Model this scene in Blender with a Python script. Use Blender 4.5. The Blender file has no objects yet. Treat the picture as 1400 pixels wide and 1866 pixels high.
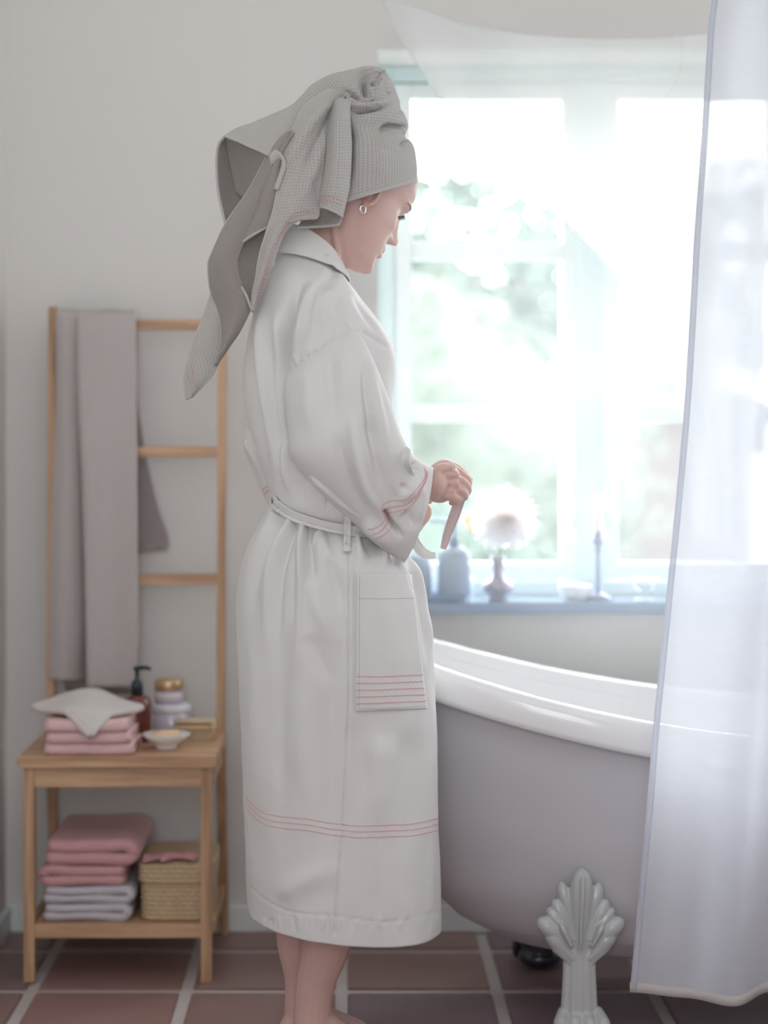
import bpy, bmesh, math, random
import numpy as np
from mathutils import Vector, noise
from mathutils.bvhtree import BVHTree
random.seed(7); np.random.seed(7)
PI = math.pi
C = bpy.context.scene.collection
SC = bpy.context.scene
# ------------------------------------------------------------------ camera
F, U0, V0, H = 3586.0, 635.0, 805.0, 1.1      # focal length and principal point measured on 1400x1866, eye height (m)
cam = bpy.data.objects.new('camera', bpy.data.cameras.new('camera')); C.objects.link(cam)
cam.location = (0, 0, H); cam.rotation_euler = (PI/2, 0, 0)
cam.data.sensor_fit = 'VERTICAL'; cam.data.sensor_height = 36
cam.data.lens = F/1866*36
cam.data.shift_x = (700-U0)/1866; cam.data.shift_y = -(933-V0)/1866
cam.data.dof.use_dof = True; cam.data.dof.focus_distance = 3.38; cam.data.dof.aperture_fstop = 1.7
cam.data.clip_end = 300
SC.camera = cam
# ------------------------------------------------------------------ world, lights, exposure
w = bpy.data.worlds.new('sky'); SC.world = w; w.use_nodes = True
nt = w.node_tree; bg = nt.nodes['Background']
tc = nt.nodes.new('ShaderNodeTexCoord'); sp = nt.nodes.new('ShaderNodeSeparateXYZ'); rp = nt.nodes.new('ShaderNodeValToRGB')
nt.links.new(tc.outputs['Generated'], sp.inputs[0]); nt.links.new(sp.outputs['Z'], rp.inputs[0])
rp.color_ramp.elements[0].position = 0.0; rp.color_ramp.elements[0].color = (1, .99, .97, 1)
rp.color_ramp.elements[1].position = .7; rp.color_ramp.elements[1].color = (.86, .93, 1, 1)
nt.links.new(rp.outputs[0], bg.inputs[0]); bg.inputs[1].default_value = 19
def area(name, loc, rot, sx, sy, power, col):
    l = bpy.data.lights.new(name, 'AREA'); l.shape = 'RECTANGLE'; l.size = sx; l.size_y = sy; l.energy = power; l.color = col
    o = bpy.data.objects.new(name, l); C.objects.link(o); o.location = loc; o.rotation_euler = rot; return o
area('rear_fill_light', (-.2, -.85, 1.6), (PI/2, 0, 0), 1.0, 1.5, 29, (.90, .945, 1))  # added fill behind the camera, no window stands there
pl_ = area('window_portal', (.569, 4.73, 1.36), (-PI/2, 0, 0), .93, 1.2, 1, (1, 1, 1)); pl_.data.cycles.is_portal = True
area('overhead_fill_light', (.2, 1.7, 2.5), (0, 0, 0), 1.4, 1.4, 9, (.92, .95, 1))  # added unseen fill from above, not a fitting of the room
area('wall_fill_light', (-.30, 3.70, 2.52), (0, 0, 0), .9, .7, 1.5, (.92, .97, 1))  # added unseen fill that brightens the upper back wall
area('side_fill_light', (2.2, 3.95, 1.5), (0, PI/2, 0), 1.2, .7, 13, (.88, .95, 1))  # added fill out of frame for tub and curtain, no window there
SC.view_settings.view_transform = 'Standard'; SC.view_settings.look = 'None'
SC.view_settings.gamma = 1; SC.view_settings.use_curve_mapping = False; SC.view_settings.exposure = -0.03
SC.cycles.use_denoising = True
SC.cycles.max_bounces = 10; SC.cycles.transparent_max_bounces = 16; SC.cycles.sample_clamp_indirect = 8

# ------------------------------------------------------------------ helpers
def P(u, v, d): return Vector(((u-U0)*d/F, d, H-(v-V0)*d/F))
def lin(c): return tuple(((x+.055)/1.055)**2.4 if x > .04045 else x/12.92 for x in c)
def mat(name, col, rough=.6, metal=0, bump=0, bscale=200, var=0, vscale=8, sheen=0, sss=0, coat=0, trans=0, spec=None, ior=None, alpha=None):
    m = bpy.data.materials.new(name); m.use_nodes = True; n = m.node_tree; b = n.nodes['Principled BSDF']
    c = lin(col)
    b.inputs['Base Color'].default_value = (*c, 1); b.inputs['Roughness'].default_value = rough; b.inputs['Metallic'].default_value = metal
    if sheen: b.inputs['Sheen Weight'].default_value = sheen
    if sss: b.inputs['Subsurface Weight'].default_value = sss; b.inputs['Subsurface Radius'].default_value = (.012, .005, .003); b.inputs['Subsurface Scale'].default_value = 1
    if coat: b.inputs['Coat Weight'].default_value = coat; b.inputs['Coat Roughness'].default_value = .06
    if trans: b.inputs['Transmission Weight'].default_value = trans
    if ior: b.inputs['IOR'].default_value = ior
    if spec is not None: b.inputs['Specular IOR Level'].default_value = spec
    tcn = n.nodes.new('ShaderNodeTexCoord')
    if var:
        nz = n.nodes.new('ShaderNodeTexNoise'); nz.inputs['Scale'].default_value = vscale; nz.inputs['Detail'].default_value = 5
        n.links.new(tcn.outputs['Object'], nz.inputs['Vector'])
        mx = n.nodes.new('ShaderNodeMix'); mx.data_type = 'RGBA'
        mx.inputs[6].default_value = (*[x*(1-var) for x in c], 1); mx.inputs[7].default_value = (*[min(1, x*(1+var)) for x in c], 1)
        n.links.new(nz.outputs['Fac'], mx.inputs[0]); n.links.new(mx.outputs[2], b.inputs['Base Color'])
    if bump:
        nz = n.nodes.new('ShaderNodeTexNoise'); nz.inputs['Scale'].default_value = bscale; nz.inputs['Detail'].default_value = 3
        n.links.new(tcn.outputs['Object'], nz.inputs['Vector'])
        bp = n.nodes.new('ShaderNodeBump'); bp.inputs['Strength'].default_value = bump; bp.inputs['Distance'].default_value = .002
        n.links.new(nz.outputs['Fac'], bp.inputs['Height']); n.links.new(bp.outputs[0], b.inputs['Normal'])
    return m
def waffle_mat(name, col, cell=.0052, dark=.8, bump=.5):
    m = mat(name, col, .9, sheen=.15); n = m.node_tree; b = n.nodes['Principled BSDF']
    uv = n.nodes.new('ShaderNodeUVMap'); s = n.nodes.new('ShaderNodeSeparateXYZ'); n.links.new(uv.outputs[0], s.inputs[0])
    def M(op, a, bb=None):
        q = n.nodes.new('ShaderNodeMath'); q.operation = op
        for i, x in enumerate((a, bb)):
            if x is None: continue
            if isinstance(x, (int, float)): q.inputs[i].default_value = x
            else: n.links.new(x, q.inputs[i])
        return q.outputs[0]
    k = PI/cell
    a = M('ABSOLUTE', M('SINE', M('MULTIPLY', s.outputs[0], k))); c = M('ABSOLUTE', M('SINE', M('MULTIPLY', s.outputs[1], k)))
    h = M('MULTIPLY', a, c)
    mx = n.nodes.new('ShaderNodeMix'); mx.data_type = 'RGBA'; cc = lin(col)
    mx.inputs[6].default_value = (*[min(1, x*1.08) for x in cc], 1); mx.inputs[7].default_value = (*[x*dark for x in cc], 1)
    n.links.new(h, mx.inputs[0]); n.links.new(mx.outputs[2], b.inputs['Base Color'])
    bp = n.nodes.new('ShaderNodeBump'); bp.invert = True; bp.inputs['Strength'].default_value = bump; bp.inputs['Distance'].default_value = .0012
    n.links.new(h, bp.inputs['Height']); n.links.new(bp.outputs[0], b.inputs['Normal'])
    return m
def wood_mat(name, col, axis=0, k=60):
    m = mat(name, col, .45); n = m.node_tree; b = n.nodes['Principled BSDF']; c = lin(col)
    t = n.nodes.new('ShaderNodeTexCoord'); mp = n.nodes.new('ShaderNodeMapping'); n.links.new(t.outputs['Object'], mp.inputs[0])
    sc = [k, k, k]; sc[axis] = k*.06; mp.inputs['Scale'].default_value = sc
    nz = n.nodes.new('ShaderNodeTexNoise'); nz.inputs['Scale'].default_value = 1; nz.inputs['Detail'].default_value = 4; n.links.new(mp.outputs[0], nz.inputs['Vector'])
    r = n.nodes.new('ShaderNodeValToRGB'); r.color_ramp.elements[0].color = (c[0]*.68, c[1]*.6, c[2]*.55, 1); r.color_ramp.elements[1].color = (*[min(1, x*1.2) for x in c], 1)
    r.color_ramp.elements[0].position = .3; r.color_ramp.elements[1].position = .65
    n.links.new(nz.outputs['Fac'], r.inputs[0]); n.links.new(r.outputs[0], b.inputs['Base Color']); return m
def sheer_mat(name, col, transp=.45, trans=.6):
    m = bpy.data.materials.new(name); m.use_nodes = True; n = m.node_tree; out = n.nodes['Material Output']; n.nodes.remove(n.nodes['Principled BSDF'])
    c = (*lin(col), 1)
    d = n.nodes.new('ShaderNodeBsdfDiffuse'); d.inputs[0].default_value = c
    t = n.nodes.new('ShaderNodeBsdfTranslucent'); t.inputs[0].default_value = c
    tr = n.nodes.new('ShaderNodeBsdfTransparent'); tr.inputs[0].default_value = (1, 1, 1, 1)
    a = n.nodes.new('ShaderNodeMixShader'); a.inputs[0].default_value = trans; n.links.new(d.outputs[0], a.inputs[1]); n.links.new(t.outputs[0], a.inputs[2])
    # weave: threads a little denser and looser along and across
    tcn = n.nodes.new('ShaderNodeTexCoord'); mp = n.nodes.new('ShaderNodeMapping'); mp.inputs['Scale'].default_value = (40, 40, 400); n.links.new(tcn.outputs['Object'], mp.inputs[0])
    nz = n.nodes.new('ShaderNodeTexNoise'); nz.inputs['Scale'].default_value = 1; n.links.new(mp.outputs[0], nz.inputs['Vector'])
    mr = n.nodes.new('ShaderNodeMapRange'); mr.inputs['To Min'].default_value = 1-transp-.025; mr.inputs['To Max'].default_value = 1-transp+.025; n.links.new(nz.outputs['Fac'], mr.inputs['Value'])
    x = n.nodes.new('ShaderNodeMixShader'); n.links.new(mr.outputs[0], x.inputs[0]); n.links.new(tr.outputs[0], x.inputs[1]); n.links.new(a.outputs[0], x.inputs[2])
    n.links.new(x.outputs[0], out.inputs[0]); return m
def glass_mat(name, tint=(1, 1, 1), gloss=.08):
    m = bpy.data.materials.new(name); m.use_nodes = True; n = m.node_tree; out = n.nodes['Material Output']; n.nodes.remove(n.nodes['Principled BSDF'])
    tr = n.nodes.new('ShaderNodeBsdfTransparent'); tr.inputs[0].default_value = (*tint, 1)
    g = n.nodes.new('ShaderNodeBsdfGlossy'); g.inputs['Roughness'].default_value = .03
    x = n.nodes.new('ShaderNodeMixShader'); x.inputs[0].default_value = gloss
    n.links.new(tr.outputs[0], x.inputs[1]); n.links.new(g.outputs[0], x.inputs[2]); n.links.new(x.outputs[0], out.inputs[0]); return m

def link(name, me, m=None, parent=None, smooth=True):
    if m is not None: me.materials.append(m)
    if smooth: me.polygons.foreach_set('use_smooth', [True]*len(me.polygons))
    o = bpy.data.objects.new(name, me); C.objects.link(o)
    if parent is not None: o.parent = parent
    return o
def obj(name, bm, m, parent=None, smooth=False):
    bmesh.ops.recalc_face_normals(bm, faces=bm.faces)
    me = bpy.data.meshes.new(name); bm.to_mesh(me); bm.free(); return link(name, me, m, parent, smooth)
def tag(o, label=None, cat=None, group=None, kind=None):
    if label: o['label'] = label
    if cat: o['category'] = cat
    if group: o['group'] = group
    if kind: o['kind'] = kind
    return o
def thing(name, label, cat, loc=(0, 0, 0), group=None):
    o = bpy.data.objects.new(name, None); C.objects.link(o); o.location = loc; o.empty_display_size = .05
    return tag(o, label, cat, group)
def BM(): return bmesh.new()
def box(bm, x0, x1, y0, y1, z0, z1, bev=0):
    r = bmesh.ops.create_cube(bm, size=1); vs = r['verts']
    for v in vs: v.co = Vector(((x0+x1)/2+v.co.x*(x1-x0), (y0+y1)/2+v.co.y*(y1-y0), (z0+z1)/2+v.co.z*(z1-z0)))
    if bev:
        es = list({e for v in vs for e in v.link_edges}); bmesh.ops.bevel(bm, geom=es, offset=bev, segments=2, affect='EDGES')
    return bm
def beam(bm, p, q, wx, wy, bev=.002):
    p, q = Vector(p), Vector(q); vs = []
    for c in (p, q):
        for sx, sy in ((-1, -1), (1, -1), (1, 1), (-1, 1)): vs.append(bm.verts.new((c.x+sx*wx/2, c.y+sy*wy/2, c.z)))
    fs = [bm.faces.new([vs[i] for i in f]) for f in ((3, 2, 1, 0), (4, 5, 6, 7), (0, 1, 5, 4), (1, 2, 6, 5), (2, 3, 7, 6), (3, 0, 4, 7))]
    if bev: bmesh.ops.bevel(bm, geom=list({e for f in fs for e in f.edges}), offset=bev, segments=2, affect='EDGES')
    return bm
def lathe(bm, prof, c=(0, 0, 0), n=40):
    rings = []
    for r, z in prof:
        rings.append([bm.verts.new((c[0]+max(r, 1e-5)*math.cos(2*PI*k/n), c[1]+max(r, 1e-5)*math.sin(2*PI*k/n), c[2]+z)) for k in range(n)])
    for a, b in zip(rings, rings[1:]):
        for k in range(n): bm.faces.new((a[k], a[(k+1) % n], b[(k+1) % n], b[k]))
    bmesh.ops.remove_doubles(bm, verts=bm.verts, dist=3e-5); return bm
def tube(bm, pts, rad, n=10, cap=True):
    pts = [Vector(p) for p in pts]; rad = rad if isinstance(rad, (list, tuple)) else [rad]*len(pts)
    rings = []; up = None
    for i, p in enumerate(pts):
        t = (pts[min(i+1, len(pts)-1)]-pts[max(i-1, 0)]).normalized()
        if up is None: up = t.orthogonal().normalized()
        up = (up-t*up.dot(t)).normalized(); s = t.cross(up)
        rings.append([bm.verts.new(p+(up*math.cos(2*PI*k/n)+s*math.sin(2*PI*k/n))*rad[i]) for k in range(n)])
    for a, b in zip(rings, rings[1:]):
        for k in range(n): bm.faces.new((a[k], a[(k+1) % n], b[(k+1) % n], b[k]))
    if cap: bm.faces.new(rings[0][::-1]); bm.faces.new(rings[-1])
    return bm
def ell(bm, c, r, M=None, seg=24):
    q = bmesh.ops.create_uvsphere(bm, u_segments=seg, v_segments=seg//2, radius=1)
    for v in q['verts']:
        p = Vector((v.co.x*r[0], v.co.y*r[1], v.co.z*r[2]))
        if M is not None: p = M @ p
        v.co = p+Vector(c)
# --- smooth interpolation of a grid of control points
def cr(ctrl, n, close=False):
    """Catmull-Rom along axis 0"""
    ctrl = np.asarray(ctrl, float); m = len(ctrl)
    t = np.linspace(0, m if close else m-1, n, endpoint=not close); i = np.floor(t).astype(int)
    if not close: i = np.clip(i, 0, m-2)
    f = (t-i).reshape((-1,)+(1,)*(ctrl.ndim-1))
    if close: g = lambda k: ctrl[(i+k) % m]
    else:
        ext = np.concatenate([[2*ctrl[0]-ctrl[1]], ctrl, [2*ctrl[-1]-ctrl[-2]]]); g = lambda k: ext[np.clip(i+k+1, 0, m+1)]
    p0, p1, p2, p3 = g(-1), g(0), g(1), g(2)
    return .5*(2*p1+(p2-p0)*f+(2*p0-5*p1+4*p2-p3)*f*f+(3*p1-p0-3*p2+p3)*f**3)
def dense(ctrl, nr, nc, close=False):
    a = cr(ctrl, nr); return np.swapaxes(cr(np.swapaxes(a, 0, 1), nc, close), 0, 1)
def grid_normals(G, close=False):
    if close: du = np.roll(G, -1, 1)-np.roll(G, 1, 1)
    else: du = np.gradient(G, axis=1)
    n = np.cross(du, np.gradient(G, axis=0)); l = np.linalg.norm(n, axis=-1, keepdims=True); return n/np.maximum(l, 1e-9)
def grid_mesh(name, G, m, parent=None, close=False, thick=0, uv=True, rot=0):
    R, K = G.shape[:2]; me = bpy.data.meshes.new(name)
    idx = np.arange(R*K).reshape(R, K)
    if close: idx = np.concatenate([idx, idx[:, :1]], 1)
    q = np.stack([idx[:-1, :-1], idx[:-1, 1:], idx[1:, 1:], idx[1:, :-1]], -1).reshape(-1, 4)
    me.from_pydata(G.reshape(-1, 3).tolist(), [], q.tolist())
    if uv:
        GG = np.concatenate([G, G[:, :1]], 1) if close else G
        mr = R//2
        du = np.linalg.norm(np.diff(GG[mr], axis=0), axis=-1); dv = np.linalg.norm(np.diff(GG[:, GG.shape[1]//2], axis=0), axis=-1)
        Uc = np.concatenate([[0], np.cumsum(du)]); Vc = np.concatenate([[0], np.cumsum(dv)])
        UU, VV = np.meshgrid(Uc, Vc)
        if rot: UU, VV = UU*math.cos(rot)-VV*math.sin(rot), UU*math.sin(rot)+VV*math.cos(rot)
        L = me.uv_layers.new(name='UVMap'); ii = np.arange(UU.size).reshape(UU.shape)
        qq = np.stack([ii[:-1, :-1], ii[:-1, 1:], ii[1:, 1:], ii[1:, :-1]], -1).reshape(-1)
        L.data.foreach_set('uv', np.stack([UU.ravel()[qq], VV.ravel()[qq]], -1).ravel())
    o = link(name, me, m, parent)
    if thick:
        s = o.modifiers.new('thickness', 'SOLIDIFY'); s.thickness = thick; s.offset = 0
    return o
def bake(objs, name, m, parent):
    """join several meshes (with their modifiers) into one mesh object"""
    dg = bpy.context.evaluated_depsgraph_get(); bm = BM(); bpy.context.view_layer.update(); mats = []
    for o in objs:
        e = o.evaluated_get(dg); me = bpy.data.meshes.new_from_object(e)
        mm = o.data.materials[0]
        if mm not in mats: mats.append(mm)
        n0 = len(bm.faces); bm.from_mesh(me); bm.faces.ensure_lookup_table()
        for f in bm.faces[n0:]: f.material_index = mats.index(mm)
    for o in objs: bpy.data.objects.remove(o)
    me = bpy.data.meshes.new(name); bm.to_mesh(me); bm.free()
    for x in mats[:-1] if len(mats) > 1 else []: me.materials.append(x)
    return link(name, me, mats[-1], parent)
def remesh(o, voxel, smooth=3, fac=.5):
    r = o.modifiers.new('r', 'REMESH'); r.mode = 'VOXEL'; r.voxel_size = voxel; r.use_smooth_shade = True
    s = o.modifiers.new('s', 'SMOOTH'); s.factor = fac; s.iterations = smooth
    dg = bpy.context.evaluated_depsgraph_get(); me = bpy.data.meshes.new_from_object(o.evaluated_get(dg))
    o.modifiers.clear(); old = o.data; mt = old.materials[0] if old.materials else None; o.data = me
    me.materials.clear(); me.materials.append(mt); me.polygons.foreach_set('use_smooth', [True]*len(me.polygons)); return o
def ringpts(a, b, d, t, droop=0, n=32, p=2.0, far=1.0):
    """closed ring whose seen outline runs from pixel a to pixel b at depth d, half-thickness t towards and away from the lens"""
    A = np.array(P(*a, d)); B = np.array(P(*b, d)); c = (A+B)/2; h = (B-A)/2; k = np.array([0, -t, -droop])
    ph = np.arange(n)*2*PI/n; cs, sn = np.cos(ph), np.sin(ph)
    cs = np.sign(cs)*np.abs(cs)**(2/p); sn = np.sign(sn)*np.abs(sn)**(2/p)
    sn = np.where(sn < 0, sn*far, sn)
    return c+cs[:, None]*h+sn[:, None]*k
def sculpt(G, N, strokes, face=True):
    """press and raise folds along curves on the side that looks at -Y"""
    S = G.shape; V = G.reshape(-1, 3); Nn = N.reshape(-1, 3)
    u = U0+V[:, 0]*F/V[:, 1]; v = V0-(V[:, 2]-H)*F/V[:, 1]
    msk = np.clip((-Nn[:, 1]+.15)*2.2, 0, 1) if face else np.ones(len(V)); tot = np.zeros(len(V))
    for st in strokes:
        pts, wd, amp = st[0], st[1], st[2]; kind = st[3] if len(st) > 3 else 'r'
        c = cr(np.array(pts, float), max(8, 5*len(pts))); L = np.concatenate([[0], np.cumsum(np.linalg.norm(np.diff(c, axis=0), axis=1))]); L /= L[-1]
        lo = c.min(0)-4*wd; hi = c.max(0)+4*wd; ii = np.where((u > lo[0]) & (u < hi[0]) & (v > lo[1]) & (v < hi[1]))[0]
        if not len(ii): continue
        q = np.stack([u[ii], v[ii]], 1); best = np.full(len(ii), 1e9); sg = np.zeros(len(ii)); tt = np.zeros(len(ii))
        for k in range(len(c)-1):
            a, b = c[k], c[k+1]; e = b-a; l2 = (e**2).sum()+1e-9; s = np.clip(((q-a)@e)/l2, 0, 1); dd = q-(a+s[:, None]*e); D = np.hypot(dd[:, 0], dd[:, 1])
            better = D < best; best = np.where(better, D, best); cx = e[0]*dd[:, 1]-e[1]*dd[:, 0]; sg = np.where(better, np.sign(cx), sg); tt = np.where(better, L[k]+(L[k+1]-L[k])*s, tt)
        ss = lambda q: np.clip(q, 0, 1)**2*(3-2*np.clip(q, 0, 1)); gth = 936 <= pts[0][1] <= 976 and pts[-1][1] > 1000; taper = ss((1-tt)/.85) if gth else ss(tt/.22)*ss((1-tt)/.5) if kind != 'seam' else 1
        x = best/wd
        if kind in ('r', 'seam'): y = np.exp(-x*x)
        else:                                       # 'e': sharp lip on one side, long soft back on the other
            s = sg*(1 if kind == 'e' else -1); y = np.where(s > 0, np.exp(-(x/1.6)**2), np.exp(-(x/.22)**2))
        tot[ii] += amp*y*taper
    return (V+Nn*(tot*msk)[:, None]).reshape(S)
def wrinkle(G, N, amp, sx, sz, seed=0):
    V = G.reshape(-1, 3); o = np.array([noise.noise(Vector((p[0]*sx+seed, p[1]*sx, p[2]*sz))) for p in V]); return G+N*(o.reshape(G.shape[:2])*amp)[..., None]

# ------------------------------------------------------------------ materials
M = dict(
 wall=mat('white_plaster', (.90, .885, .87), .85, bump=.25, bscale=60, var=.02, vscale=3),
 wallw=mat('cool_white_plaster', (.85, .875, .92), .85, bump=.2, bscale=60),
 trim=mat('white_gloss_paint', (.93, .95, .95), .35),
 wframe=mat('pale_aqua_window_paint', (.86, .93, .93), .3),
 grout=mat('pale_grout', (.80, .76, .75), .8, bump=.4, bscale=150, var=.06, vscale=30),
 ceil=mat('ceiling_paint', (.93, .92, .90), .9),
 wood=wood_mat('bamboo_across', (.80, .655, .525), 0), woodv=wood_mat('bamboo_upright', (.78, .635, .50), 2), woody=wood_mat('bamboo_deep', (.79, .645, .51), 1),
 robe=mat('white_cotton_poplin', (.895, .885, .88), .8, bump=.1, bscale=900, sheen=.1),
 thread=mat('coral_thread', (.92, .66, .67), .7), threadp=mat('pink_red_thread', (.88, .55, .56), .7),
 seam=mat('seam_thread', (.74, .73, .73), .8),
 waffle=waffle_mat('grey_waffle_cotton', (.755, .74, .725)), terry=mat('grey_terry', (.655, .625, .605), .95, bump=1.0, bscale=700, var=.12, vscale=500, sheen=.2),
 hemt=mat('grey_towel_hem', (.77, .755, .745), .9, bump=.3, bscale=500),
 ladtowel=mat('mauve_grey_terry', (.76, .725, .715), .95, bump=.8, bscale=300, var=.05, vscale=60), ladtowel2=mat('taupe_terry_reverse', (.66, .62, .61), .95, bump=.8, bscale=300, var=.1, vscale=60),
 pink=mat('rose_pink_terry', (.88, .67, .68), .95, bump=.8, bscale=260, var=.05, vscale=60, sheen=.2), pink2=mat('light_pink_terry', (.91, .76, .76), .95, bump=.8, bscale=260, var=.05, vscale=60),
 whitet=mat('pale_grey_terry', (.84, .82, .85), .95, bump=.8, bscale=260, var=.04, vscale=60), beiget=mat('beige_grey_terry', (.86, .83, .82), .95, bump=.8, bscale=260, var=.04, vscale=60),
 amber=mat('amber_plastic', (.42, .18, .15), .15, coat=.6), black=mat('teal_black_plastic', (.13, .19, .22), .35), gold=mat('brushed_gold_lid', (.80, .68, .52), .35, metal=.6),
 jar=mat('lavender_frosted_glass', (.74, .73, .82), .2, coat=.4), label=mat('pale_label', (.85, .80, .82), .6), clear=mat('clear_jar_plastic', (.80, .79, .84), .12, coat=.5), jarw=mat('white_jar_lid', (.90, .89, .92), .35),
 ceramic=mat('white_ceramic', (.93, .92, .91), .2, coat=.5), soap=mat('cream_soap', (.96, .83, .70), .45), brushw=mat('beech_brush', (.87, .74, .58), .5), bristle=mat('pale_bristle', (.88, .80, .68), .8),
 straw=mat('seagrass', (.80, .70, .57), .8, bump=.3, bscale=200, var=.16, vscale=70), pattern=mat('patterned_silk', (.86, .62, .64), .5, var=.5, vscale=25),
 enamel=mat('white_enamel', (.96, .955, .96), .22, coat=.5), tubout=mat('tub_outer_enamel', (.80, .785, .805), .38, coat=.15), foot=mat('grey_white_glazed_iron', (.74, .745, .745), .28, coat=.5), footd=mat('dark_foot', (.16, .18, .23), .3, coat=.4),
 sill=mat('blue_grey_stone', (.50, .58, .71), .13, coat=.5, var=.05), bluecer=mat('blue_grey_ceramic', (.58, .64, .74), .45), pump=mat('steel_blue_pump', (.36, .50, .62), .35), pumpw=mat('pale_pump_spout', (.75, .85, .90), .3),
 metalv=mat('smoky_silver_glass', (.58, .54, .60), .12, metal=.75), petal=sheer_mat('blush_petal', (.995, .975, .97), .12, .6), petalp=sheer_mat('pink_petal_heart', (.99, .87, .85), 0, .5), stem=mat('green_stem', (.40, .52, .34), .6),
 candle=mat('cream_candle', (.97, .95, .92), .4, sss=.2), stick=mat('pewter_dark', (.42, .44, .58), .25, metal=.3), glassy=glass_mat('clear_glass', (.93, .95, .96), .22), pane=glass_mat('window_glass', (.97, .99, .98), .04),
 yellow=mat('apricot_flower', (.97, .80, .55), .6),
 earring=mat('silver', (.88, .87, .85), .12, metal=1), lash=mat('dark_lash', (.12, .12, .15), .6),
 sheer=sheer_mat('white_voile', (.94, .95, .985), .14, .6), sheer2=sheer_mat('white_voile_swag', (.96, .96, .965), .32, .65), hem=sheer_mat('voile_hem', (.90, .91, .945), .42, .6), hemb=sheer_mat('voile_bottom_hem', (.90, .88, .87), .05, .35),
 grass=mat('lawn', (.19, .215, .19), .9, var=.25, vscale=3), leaf=mat('leaf', (.205, .26, .222), .7, var=.15, vscale=4), leaf2=mat('pale_leaf', (.225, .262, .21), .7, var=.12, vscale=4), trunk=mat('bark', (.50, .42, .36), .9, var=.2),
 pinkw=mat('pink_render', (.262, .222, .224), .9, var=.06), whitew=mat('white_render', (.85, .84, .82), .9), roof=mat('red_roof_tile', (.27, .215, .215), .8, var=.15, vscale=20), darkw=mat('dark_pane', (.30, .34, .36), .1),
)
def skin_mat():
    m = mat('skin', (.86, .73, .70), .48, sss=.22, bump=.12, bscale=500); n = m.node_tree; b = n.nodes['Principled BSDF']; c = lin((.86, .73, .70))
    g = n.nodes.new('ShaderNodeTexCoord'); nz = n.nodes.new('ShaderNodeTexNoise'); nz.inputs['Scale'].default_value = 22; nz.inputs['Detail'].default_value = 4
    n.links.new(g.outputs['Object'], nz.inputs['Vector'])
    mx = n.nodes.new('ShaderNodeMix'); mx.data_type = 'RGBA'; mx.inputs[6].default_value = (*[x*f for x, f in zip(c, (1.06, 1.05, 1.03))], 1); mx.inputs[7].default_value = (*[x*f for x, f in zip(c, (.92, .84, .82))], 1)
    n.links.new(nz.outputs['Fac'], mx.inputs[0]); prev = mx.outputs[2]
    for (loc, r, col) in skin_spots:
        vd = n.nodes.new('ShaderNodeVectorMath'); vd.operation = 'DISTANCE'; vd.inputs[1].default_value = loc; n.links.new(g.outputs['Object'], vd.inputs[0])
        mr = n.nodes.new('ShaderNodeMapRange'); mr.inputs['From Min'].default_value = r*.45; mr.inputs['From Max'].default_value = r; mr.inputs['To Min'].default_value = 1; mr.inputs['To Max'].default_value = 0
        n.links.new(vd.outputs['Value'], mr.inputs['Value'])
        q = n.nodes.new('ShaderNodeMix'); q.data_type = 'RGBA'; n.links.new(mr.outputs[0], q.inputs[0]); n.links.new(prev, q.inputs[6]); q.inputs[7].default_value = (*lin(col), 1); prev = q.outputs[2]
    n.links.new(prev, b.inputs['Base Color']); return m
skin_spots = []

# ================================================================== SETTING
WY = 4.42                                       # inner face of the window wall
XL, XR, YB, ZC = -.768, 2.3, -1.0, 2.6
wx0, wx1, wz0, wz1 = .066, 1.072, .741, 1.981   # window opening
b = BM()
box(b, XL-.1, wx0, WY, WY+.32, -.05, ZC+.05); box(b, wx1, XR+.1, WY, WY+.32, -.05, ZC+.05)
box(b, wx0, wx1, WY, WY+.32, wz1, ZC+.05); box(b, wx0, wx1, WY, WY+.32, -.05, wz0-.026)
tag(obj('wall_back', b, M['wall']), kind='structure')
for nm, a in (('wall_left', (XL-.1, XL, YB, WY, -.05, ZC)), ('wall_right', (XR, XR+.1, YB, WY, -.05, ZC)), ('wall_front', (XL-.1, XR+.1, YB-.1, YB, -.05, ZC))):
    tag(obj(nm, box(BM(), *a), M['wall']), kind='structure')
tag(obj('ceiling', box(BM(), XL-.1, XR+.1, YB, WY, ZC, ZC+.05), M['ceil']), kind='structure')
tag(obj('baseboard_back', box(BM(), XL, XR, WY-.014, WY, 0.001, .062, .004), M['trim']), kind='structure')
tag(obj('baseboard_left', box(BM(), XL, XL+.014, YB, WY-.016, 0.001, .062, .004), M['trim']), kind='structure')
floor = tag(obj('floor', box(BM(), XL-.1, XR+.1, YB, WY, -.05, -.003), M['grout']), kind='structure')
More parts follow.
